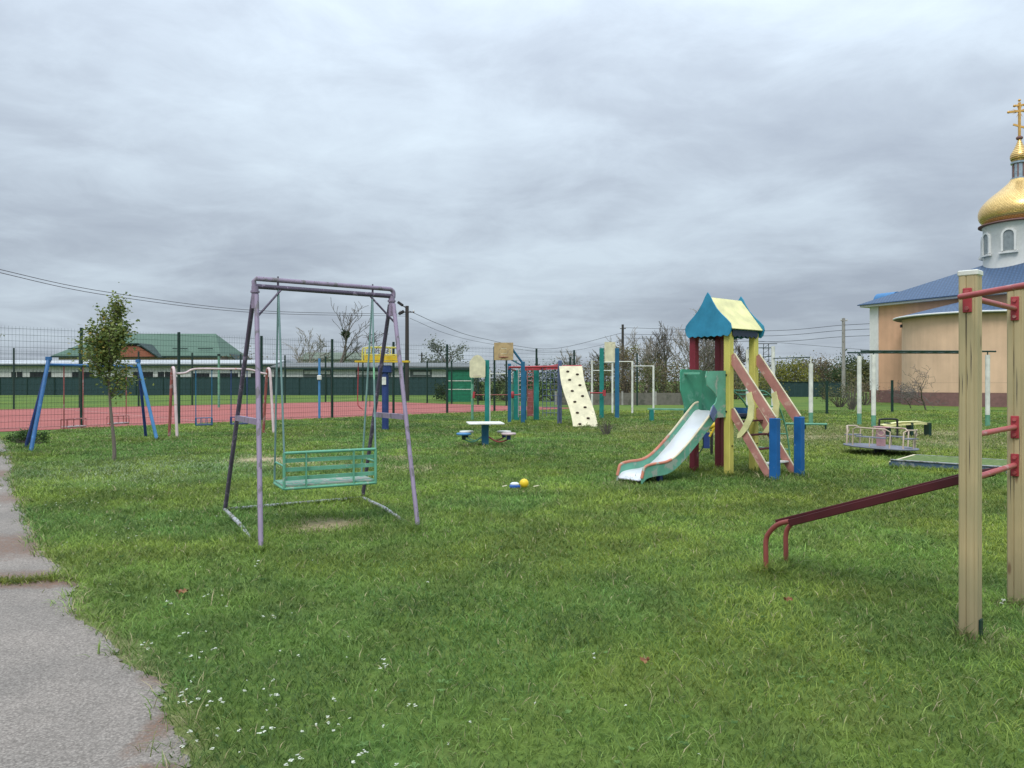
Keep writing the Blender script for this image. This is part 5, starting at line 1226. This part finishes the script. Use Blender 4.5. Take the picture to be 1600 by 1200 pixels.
def gable_house(name, label, px0, px1, pyr, pye, Y, wall, roof, dep=9, front=False):
    zz = lambda py: EYE + (HOR - py) * Y / FPX; xx = lambda px: (px - CX) / FPX * Y; x0, x1 = xx(px0), xx(px1); ze, zr = zz(pye), zz(pyr)
    r = thing(name, label, 'house', ((x0 + x1) / 2, Y + dep / 2, 0))
    MB().box(((x0 + x1) / 2, Y + dep / 2, ze / 2), (x1 - x0 - .8, dep - .8, ze)).build('wall', M[wall], r)
    if front:
        xm = (x0 + x1) / 2; MB().prism([V(x0 + .4, Y + .39, ze), V(x1 - .4, Y + .39, ze), V(xm, Y + .39, zr - .2)], (0, dep - .8, 0)).build('gable', M[wall], r)
        mb = MB()
        for s_ in (-1, 1): mb.beam(V(xm, Y + dep / 2, zr), V(x0 if s_ < 0 else x1, Y + dep / 2, ze - .1), dep, .15, up=(0, 0, 1))
        mb.build('roof', M[roof], r)
    else:
        mb = MB(); mb.prism([V(x0, Y, ze), V(x0, Y + dep / 2, zr), V(x0, Y + dep, ze), V(x0, Y + dep, ze - .15), V(x0, Y, ze - .15)], (x1 - x0, 0, 0)); mb.build('roof', M[roof], r)
gable_house('house', 'small pale gabled house right of the green hipped roof', 344, 372, 553, 566, 135, 'housewall', 'fascia', 9, True)
gable_house('farm_building', 'long low building with olive slate roof behind the lilac swing', 466, 572, 549, 561, 125, 'housewall', 'olive_roof')
gable_house('house', 'low roofed outbuilding left of the olive slate roof', 376, 462, 562, 567, 128, 'housewall', 'slabdark')

# ------------------------------------------------------------------ poles and cables
def pole(label, px, pyt, Y, mat, rr, arms, name='utility_pole'):
    t_ = P(px, pyt, Y); r = thing(name, label, 'utility pole', (t_.x, Y, 0))
    MB().tube([V(t_.x, Y, -.05), V(t_.x, Y, t_.z)], [rr * 1.25, rr], 12).build('shaft', mat, r)
    for dz, w_ in arms:
        mb = MB(); mb.beam(V(t_.x - w_ / 2, Y - .1, t_.z - dz), V(t_.x + w_ / 2, Y - .1, t_.z - dz), .08, .08); ar = mb.build('cross_arm', mat, r)
        for s_ in (-1, 1): MB().lathe([(.04, 0), (.05, .05), (.03, .12)], V(t_.x + s_ * w_ * .45, Y - .1, t_.z - dz + .04), 8).build('insulator', M['white'], ar)
    return r, t_
r, t_ = pole('timber pole with street lamp heads behind the lilac swing', 636, 478, 60, M['polewood'], .14, [(.5, 1.2)])
for dx_, dz in ((-.5, .15), (-.42, -.55)): mb = MB(); mb.box(V(t_.x + dx_, 59.8, t_.z + dz), (.5, .3, .22), M=Matrix.Rotation(R(35 if dz > 0 else -30), 3, 'Y'), bev=.04); mb.build('lamp_head', M['black'], r)
MB().tube([V(t_.x, 59.9, t_.z - .2), V(t_.x - .45, 59.8, t_.z + .1)], .04, 6).build('lamp_arm', M['black'], r)
pole('dark pole with wire stubs above the brown trees', 973, 507, 90, M['polewood'], .14, [(.5, .7)])
pole('slender grey concrete pole left of the church', 1318, 497, 70, M['concrete'], .14, [(.25, .6)])
pole('small distant pole right of the timber lamp pole', 659, 551, 110, M['polewood'], .12, [(.4, 1.0)])
def cable(label, pts, rad=.02, group='overhead cables'):
    p = [Vector(q_) for q_ in pts]; pp = arc(p, 10); c = p[len(p) // 2]; mb = MB(); mb.tube(pp, rad, 5)
    o = mb.build('overhead_cable', M['wire'], None, (c.x, c.y, c.z)); tag(o, label, 'cable', group)
top = P(636, 491, 60)
cable('upper cable sagging from the left edge to the lamp pole', [P(-180, 372, 30), P(0, 421, 36), P(172, 457, 41), P(400, 485, 50), top], .016)
cable('lower cable sagging from the left edge to the lamp pole', [P(-180, 379, 30), P(0, 426, 36), P(172, 462, 41), P(400, 488.5, 50), top + V(0, 0, -.15)], .016)
cable('cable running right from the lamp pole down to the trees', [P(640, 486, 60), P(690, 508, 66), P(750, 528, 75), P(860, 545, 88), P(973, 520, 90)], .02)
cable('thin lower cable running right from the lamp pole', [P(640, 497, 60), P(700, 522, 66), P(770, 538, 75), P(870, 551, 88), P(973, 532, 90)], .014)
for k_, (ya, yb, yc, yd, lab) in enumerate(((512, 517, 508, 503, 'topmost'), (522, 525, 516, 512, 'second highest'), (528, 534, 526, 523, 'third highest'))):
    cable(lab + ' cable between the dark pole and the concrete pole', [P(973, ya, 90), P(1190, yb, 78), P(1318, yc, 70), P(1420, yd, 66)], .022)
cable('lowest slanting cable crossing left of the concrete pole', [P(1100, 527, 85), P(1200, 534, 78), P(1358, 547, 68)], .016)
# steel lattice mast far away
r = thing('lattice_mast', 'grey steel lattice mast rising behind the high bars', 'mast', P(1197, 595, 110).to_tuple()[:2] + (0,)); x = r.location.x; mb = MB(); zt = P(0, 537, 110).z
for dx_ in (-.5, .5): mb.tube([V(x + dx_, 110, 0), V(x + dx_ * .7, 110, zt)], .05, 5)
for i in range(9): z = zt * i / 9; z2 = zt * (i + 1) / 9; mb.tube([V(x - .5, 110, z), V(x + .5, 110, z2)], .03, 4); mb.tube([V(x - .5, 110, z2), V(x + .5, 110, z2)], .03, 4)
mb.build('lattice', M['wire'], r); MB().beam(V(x - 1.6, 110, zt), V(x + 1.6, 110, zt), .1, .1).build('cross_arm', M['wire'], r)

# ------------------------------------------------------------------ church
def church():
    K0 = V(27.1, 57, 0); wd = V(.47, -.883, 0).normalized(); ad = V(.883, .47, 0).normalized()   # wall dir, depth dir
    W, D = 15.0, 12.5; zE = 7.15
    r = thing('church', 'apricot church with blue hipped roof, rounded apse and gold onion dome', 'church', (K0.x, K0.y, 0))
    c = [K0, K0 + wd * W, K0 + wd * W + ad * D, K0 + ad * D]
    MB().prism([p + V(0, 0, .9) for p in c], (0, 0, zE - .9)).build('wall', M['church'], r)
    g_ = .08; cp = [K0 - wd * g_ - ad * g_, K0 + wd * (W + g_) - ad * g_, K0 + wd * (W + g_) + ad * (D + g_), K0 - wd * g_ + ad * (D + g_)]
    MB().prism([p + V(0, 0, -.05) for p in cp], (0, 0, .95)).build('plinth', M['plinth'], r)
    # corner pilaster and cornice
    MB().box(K0 + wd * .3 + ad * .28 + V(0, 0, 4.02), (.72, .72, 6.24), math.atan2(wd.y, wd.x)).build('corner_pilaster', M['drum'], r)
    ov = .55; ce = [K0 - wd * ov - ad * ov, K0 + wd * (W + ov) - ad * ov, K0 + wd * (W + ov) + ad * (D + ov), K0 - wd * ov + ad * (D + ov)]
    MB().prism([p + V(0, 0, zE) for p in ce], (0, 0, .2)).build('cornice', M['drum'], r)
    ap = (c[0] + c[2]) / 2; dc = V(35.68, 53.1, 0); apex = V(35.9, 53.2, 10.6)
    ov2 = .68; e4 = [K0 - wd * ov2 - ad * ov2, K0 + wd * (W + ov2) - ad * ov2, K0 + wd * (W + ov2) + ad * (D + ov2), K0 - wd * ov2 + ad * (D + ov2)]
    mb = MB(); mb.add([p + V(0, 0, zE + .2) for p in e4] + [apex] + [p + V(0, 0, zE + .14) for p in e4], [(0, 1, 4), (1, 2, 4), (2, 3, 4), (3, 0, 4), (8, 7, 6, 5), (0, 5, 6, 1), (1, 6, 7, 2), (2, 7, 8, 3), (3, 8, 5, 0)])
    ro = mb.build('roof', M['blueroof'], r)
    def uvf(co, p):
        n_ = p.normal; t = V(0, 0, 1).cross(n_); t = t.normalized() if t.length > .01 else V(1, 0, 0); s_ = n_.cross(t); return (co.dot(t), co.dot(s_))
    set_uv(ro, uvf)
    # apse
    cA = K0 + wd * 7.6; Ra = 4.2; a_in = math.atan2(-ad.y, -ad.x); zA = 5.75
    def half(Rr, n=10): return [cA + V(Rr * math.cos(a_in - math.pi / 2 + math.pi * i / n), Rr * math.sin(a_in - math.pi / 2 + math.pi * i / n), 0) for i in range(n + 1)]
    n_ = 28
    MB().prism([p + V(0, 0, .85) for p in half(Ra, n_)] + [cA + ad * .5 - wd * Ra * -1 + V(0, 0, .85), cA + ad * .5 - wd * Ra + V(0, 0, .85)], (0, 0, zA - .85)).build('apse_wall', M['church2'], r)
    MB().prism([p + V(0, 0, -.05) for p in half(Ra + .06, n_)], (0, 0, .88)).build('plinth', M['plinth'], r)
    MB().prism([p + V(0, 0, zA) for p in half(Ra + .42, n_)], (0, 0, .14)).build('apse_cornice', M['slabdark'], r)
    MB().tube([p + V(0, 0, zA + .09) for p in half(Ra + .5, n_)], .06, 8).build('gutter', M['drum'], r)
    hp = half(Ra + .5, n_); tp_ = cA + V(0, 0, 7.05) - ad * .05
    mb = MB(); mb.add([p + V(0, 0, zA + .14) for p in hp] + [tp_], [(i, i + 1, n_ + 1) for i in range(n_)]); mb.add([p + V(0, 0, zA + .08) for p in hp], [tuple(range(n_, -1, -1))])
    mb.prism([V(p.x, p.y, zA + .08) for p in hp], (0, 0, .055))
    rr_ = mb.build('apse_roof', M['blueroof'], r); set_uv(rr_, uvf)
    jx = K0 + wd * 3.35 - ad * .12; mb = MB(); mb.tube([jx + V(0, 0, .5), jx + V(0, 0, 4.9), jx + V(.0, 0, 5.2) - wd * .15, jx + V(0, 0, 5.9) - wd * .2], .06, 8); mb.build('downpipe', M['drum'], r)
    MB().box(cA + V(Ra * math.cos(a_in - R(48)), Ra * math.sin(a_in - R(48)), 5.35), (.2, .2, .2)).build('lamp', M['black'], r)
    # small blue dormer at the left end of the roof
    dp = P(1388, 472, 59.5); mb = MB(); mb.lathe([(.75, -.8), (.75, .8)], (0, 0, 0), 20); Mx = Matrix.Rotation(R(90), 3, 'Y'); Mz = Matrix.Rotation(math.atan2(wd.y, wd.x), 3, 'Z')
    mb.v = [tuple(dp + Mz @ (Mx @ V(*v_))) for v_ in mb.v]; mb.build('dormer', paint('bright_blue_tin', (.05, .18, .38), .5), r)
    # drum with windows
    MB().lathe([(2.26, 8.8), (2.2, 9.6), (2.2, 12.35), (2.25, 12.4), (2.25, 12.5)], dc, 48).build('drum', M['drum'], r)
    mb = MB(); mb.lathe([(2.2, 12.5), (2.5, 12.52), (2.5, 12.6), (2.05, 12.72)], dc, 48); mb.build('drum_cornice', M['plinth'], r)
    to_cam = math.atan2(-dc.y, -dc.x)
    for k_ in range(8):
        a = to_cam - R(8) + k_ * math.pi / 4 - R(8); nn = V(math.cos(a), math.sin(a), 0); tt = V(-nn.y, nn.x, 0); base = dc + nn * 2.185 + V(0, 0, 10.55)
        def arcp(hw_, h1, o_, zb): return [base + tt * -hw_ + nn * o_ + V(0, 0, zb)] + [base + nn * o_ + tt * (-hw_ * math.cos(math.pi * i / 8)) + V(0, 0, h1 + hw_ * math.sin(math.pi * i / 8)) for i in range(9)] + [base + tt * hw_ + nn * o_ + V(0, 0, zb)]
        wo = MB().prism(arcp(.34, 1.06, -.06, 0), nn * .1).build('window', M['frosted'], r)
        fr_o, fr_i = arcp(.46, 1.06, -.05, -.04), arcp(.33, 1.06, -.05, -.04)
        mb = MB(); n2_ = len(fr_o)
        for i in range(n2_ - 1):
            mb.add([fr_o[i], fr_o[i + 1], fr_i[i + 1], fr_i[i], fr_o[i] + nn * .16, fr_o[i + 1] + nn * .16, fr_i[i + 1] + nn * .16, fr_i[i] + nn * .16], [(0, 3, 2, 1), (4, 5, 6, 7), (0, 1, 5, 4), (2, 3, 7, 6)])
        mb.build('window_frame', M['drum'], wo)
        MB().box(base + nn * .1 + V(0, 0, -.15), (.24, 1.15, .12), a).build('window_sill', M['drum'], wo)
    z0 = 12.6
    dome = [(2.55, .05), (2.72, .22), (2.93, .45), (3.02, .75), (3.0, 1.02), (2.86, 1.35), (2.55, 1.72), (2.1, 2.1), (1.6, 2.45), (1.15, 2.78), (.82, 3.05), (.66, 3.25)]
    dd = [(b.x, b.z) for b in arc([(a * .83, 0, z * .97) for a, z in dome], 3)]
    do = MB().lathe([(a, z0 + z) for a, z in dd], dc, 64, cap=False).build('onion_dome', M['golddome'], r)
    set_uv(do, lambda co, p: ((math.atan2(co.y - (dc.y - K0.y), co.x - (dc.x - K0.x)) * 6.0), co.z * 2.2 + 0))
    # fix the seam: angle per face
    me = do.data; uv = me.uv_layers['UVMap']
    for p in me.polygons:
        us = [uv.data[li].uv[0] for li in p.loop_indices]
        if max(us) - min(us) > 18:
            for li in p.loop_indices:
                if uv.data[li].uv[0] < 0: uv.data[li].uv[0] += 12 * math.pi
    z1 = z0 + 3.1
    lo = MB().lathe([(.42, z1), (.54, z1 + .02), (.54, z1 + .14), (.41, z1 + .16), (.41, z1 + 1.12), (.54, z1 + 1.16), (.54, z1 + 1.28), (.4, z1 + 1.3)], dc, 24, smooth=False).build('lantern', M['silver'], r)
    mb = MB()
    for k_ in range(8): a = k_ * math.pi / 4; mb.box(dc + V(.42 * math.cos(a), .42 * math.sin(a), z1 + .64), (.05, .08, .96), a)
    mb.build('lantern_rib', M['plinth'], lo)
    z2 = z1 + 1.3
    so = [(.5, 0), (.72, .12), (.8, .34), (.74, .56), (.52, .86), (.3, 1.2), (.16, 1.5), (.12, 1.62)]; dd = [(b.x, b.z) for b in arc([(a * .72, 0, z) for a, z in so], 3)]
    s_o = MB().lathe([(a, z2 + z) for a, z in dd], dc, 32, cap=False).build('small_dome', M['golddome'], r); set_uv(s_o, lambda co, p: (0, co.z * 3))
    z3 = z2 + 1.62; MB().ball(dc + V(0, 0, z3 + .05), .22, 14, (1, 1, .7)).build('finial_ball', M['plinth'], r)
    cd = V(.93, -.36, 0).normalized(); mb = MB(); cb = dc + V(0, 0, z3 + .1)
    mb.beam(cb, cb + V(0, 0, 2.45), .13, .13, up=(0, 1, 0)); mb.beam(cb - cd * .64 + V(0, 0, 1.85), cb + cd * .64 + V(0, 0, 1.85), .12, .14); mb.beam(cb - cd * .28 + V(0, 0, 2.25), cb + cd * .28 + V(0, 0, 2.25), .10, .12); mb.beam(cb - cd * .38 + V(0, 0, .95), cb + cd * .38 + V(0, 0, .62), .10, .12)
    for p in (cb - cd * .66 + V(0, 0, 1.85), cb + cd * .66 + V(0, 0, 1.85), cb + V(0, 0, 2.6), cb - cd * .30 + V(0, 0, 2.25), cb + cd * .30 + V(0, 0, 2.25)): mb.ball(p, .1, 8)
    for a in range(8): q_ = a * math.pi / 4 + .39; mb.tube([cb + V(0, 0, 1.85), cb + cd * .45 * math.cos(q_) + V(0, 0, 1.85 + .45 * math.sin(q_))], [.03, .01], 5)
    mb.build('cross', M['goldrail'], r)
church()

# ------------------------------------------------------------------ distant and mid-distance vegetation
def bare(label, px, pyt, Y, seed, tr=.15, mat=None, **kw):
    p = P(px, pyt, Y); r = thing('bare_tree', label, 'tree', (p.x, Y, 0)); tips = branch_tree(r, p.z * 1.0, seed, trunk_r=tr, bark=mat or M['bark'], twig=mat or M['twig'], thin=.018 * Y / 60, **kw); return r, tips
r, tips = bare('tall bare tree with a dark ball of mistletoe beyond the sheds', 527, 494, 112, 4, .3, kids=(6, 4, 3, 3), spread=.5, first=.3, up=.5)
r2 = thing('mistletoe', 'dark round mistletoe ball high in the bare tree', 'mistletoe', P(540, 522, 111.6)); mb = MB(); leaves(mb, [P(540, 522, 111.6)], 500, .3, .26, 3); mb.build('foliage', M['leaf_dark'], r2)
bare('broad bare tree left of the olive slate roof', 467, 524, 118, 8, .28, M['twigpale'], kids=(9, 6, 5, 3), spread=.5, first=.12)
bare('low bare tree above the right end of the olive roof', 574, 528, 120, 9, .24, kids=(8, 5, 4, 3), spread=.6, first=.15)
r, tips = bare('grey leafed tree behind the green kiosk', 716, 534, 100, 12, .25, kids=(9, 5, 4), levels=3, spread=.5, first=.15)
mb = MB(); leaves(mb, tips, 2600, .26, .35, 3); mb.build('foliage', M['leaf_grey'], r)
bush('shrub', 'grey green shrub mass left of the small pale house', 'shrub', P(385, 570, 118).x, 118, 9, 5.2, M['leaf_brown'], 3, 900, .3)
# trees right of the climbing wall
r, tips = bare('pale bare tree with sparse yellow leaves beside the dark pole', 987, 536, 92, 15, .2, M['twigpale'], kids=(9, 5, 4, 3), spread=.45, first=.1)
mb = MB(); leaves(mb, [p for p in tips if p.z < 5.6], 1200, .22, .3, 3); mb.build('foliage', M['leaf_yellow'], r)
for k_, (px, pyt, Y, sd_, lab) in enumerate(((1010, 548, 88, 21, 'bare grey tree just right of the dark pole'), (1036, 530, 90, 22, 'tall bare grey tree left of the play tower roof'), (1062, 515, 94, 23, 'highest bare tree behind the play tower post'), (1090, 520, 92, 24, 'bare grey tree seen under the azure gable'), (1118, 524, 96, 25, 'bare grey tree seen between the tower posts'), (935, 556, 86, 26, 'thin bare tree behind the teal posts'), (900, 560, 90, 27, 'thin bare tree behind the climbing wall top'), (1150, 548, 98, 28, 'low bare tree seen behind the ladder rail'))):
    r, tips = bare(lab, px, pyt, Y, sd_, .2, M['twigpale'] if k_ % 2 == 0 else M['twig'], kids=(11, 6, 5, 3), spread=.48, first=.08, up=.5)
    mb = MB(); leaves(mb, [p for p in tips if p.z < tips[0].z * 2], 900, .16, .35, sd_); mb.build('foliage', M['leaf_brown'] if k_ % 3 else M['leaf_olive'], r)
bush('brown_thuja', 'tall brown and ochre conifer bush left of the tall dark post', 'shrub', P(978, 595, 54).x, 54, 1.9, 3.9, M['leaf_brown'], 41, 2600, .12, clumps=46)
for k_, (px, top, Y, w_, mt, lab) in enumerate(((705, 600, 62, 2.2, 'leaf_dark', 'dark shrub at the foot of the green kiosk'), (755, 586, 62, 3.6, 'leaf_dark', 'dark evergreen hedge bush right of the kiosk'), (795, 582, 61, 3.6, 'leaf_olive', 'olive bush seen between the blue posts'), (835, 580, 60, 3.8, 'leaf_dark', 'dark bush behind the teal post of the climbing frame'), (868, 578, 60, 3.2, 'leaf_green', 'green bush behind the left edge of the climbing wall'), (915, 580, 58, 3.4, 'leaf_brown', 'brownish bush behind the right edge of the climbing wall'), (948, 576, 58, 3.2, 'leaf_olive', 'olive bush between the tall teal posts'), (1008, 578, 58, 3.4, 'leaf_olive', 'olive bush behind the white bars'), (1035, 572, 60, 3.8, 'leaf_brown', 'brown bush behind the last white bar'), (1062, 570, 61, 4, 'leaf_olive', 'olive bush left of the slide panel'), (1105, 588, 62, 4.4, 'leaf_brown', 'brown bush seen under the tower platform'), (1150, 588, 66, 4.6, 'leaf_olive', 'olive bush seen through the tower ladder'), (1185, 588, 70, 4.4, 'leaf_yellow', 'yellowish bush at the foot of the lattice mast'))):
    p = P(px, top, Y); bush('hedge_bush', lab, 'bush', p.x, Y, w_ * 1.25, p.z, M[mt], 60 + k_, 2200, .15, 'bushes behind the playground', clumps=44, dep=2.4)
for k_, (px, top, Y, w_, mt, lab) in enumerate(((1215, 573, 150, 9, 'leaf_olive', 'far olive tree crown behind the lattice mast'), (1240, 569, 145, 8, 'leaf_yellow', 'far yellow green tree crown behind the cream posts'), (1258, 568, 160, 9, 'leaf_olive', 'far olive tree crown above the middle of the dark fence'), (1282, 567, 150, 9, 'leaf_brown', 'far brownish tree crown above the right of the dark fence'), (1306, 569, 155, 9, 'leaf_olive', 'far tree crown just left of the concrete pole'), (1335, 563, 120, 8, 'leaf_dark', 'dark tree crown between the concrete pole and the church'), (1170, 574, 150, 10, 'leaf_brown', 'far brown tree crown behind the high bars'), (1130, 574, 155, 10, 'leaf_olive', 'far olive tree crown behind the tower'), (1352, 570, 112, 6, 'leaf_olive', 'olive tree crown at the church corner'))):
    p = P(px, top, Y); bush('far_tree', lab, 'tree', p.x, Y, w_, p.z * 1.02, M[mt], 90 + k_, 2600, .36, 'trees on the right horizon', clumps=40, dep=5)
# low shrubs right
bush('shrub', 'brown leafless shrub left of the overhead ladder posts', 'shrub', P(1331, 600, 42).x, 42, 1.5, 2.1, M['leaf_brown'], 121, 700, .07, clumps=26)
bush('shrub', 'round green shrub at the foot of the concrete pole', 'shrub', P(1312, 600, 46).x, 46, 2.0, 1.5, M['leaf_olive'], 122, 1500, .09, clumps=24)
bush('shrub', 'dark shrub at the corner of the church', 'shrub', P(1352, 600, 50).x, 50, 1.7, 1.5, M['leaf_brown'], 123, 1200, .09, clumps=22)
bush('small_fir', 'tiny dark fir in front of the dark corrugated fence', 'tree', P(1287, 610, 66).x, 66, 1.3, 1.5, M['leaf_dark'], 124, 900, .09, conic=1, clumps=26)
bush('shrub', 'small dark twiggy shrub in the grass left of the slide', 'shrub', P(948, 680, 22.2).x, 22.2, .62, .55, M['leaf_olive'], 125, 420, .035, clumps=20)
bush('tall_weeds', 'dark weeds growing by the court edge at far left', 'weeds', -12.1, 18.9, 1.0, .34, M['leaf_green'], 126, 1400, .05, clumps=30)
r = thing('bare_shrub', 'bare spreading young tree in front of the church wall', 'tree', (P(1447, 640, 41).x, 41, 0)); branch_tree(r, 2.7, 33, spread=.75, trunk_r=.05, kids=(9, 5, 4, 3), first=.15, thin=.008, gnarl=.3, up=.25, twig=M['twig'])
r = thing('bare_shrub', 'bare twiggy bush at the foot of the apse downpipe', 'shrub', (P(1424, 636, 44).x, 44, 0)); branch_tree(r, 1.7, 35, spread=.7, trunk_r=.035, kids=(9, 5, 4, 3), first=.1, thin=.008, gnarl=.3)
print('objects', len(bpy.data.objects))
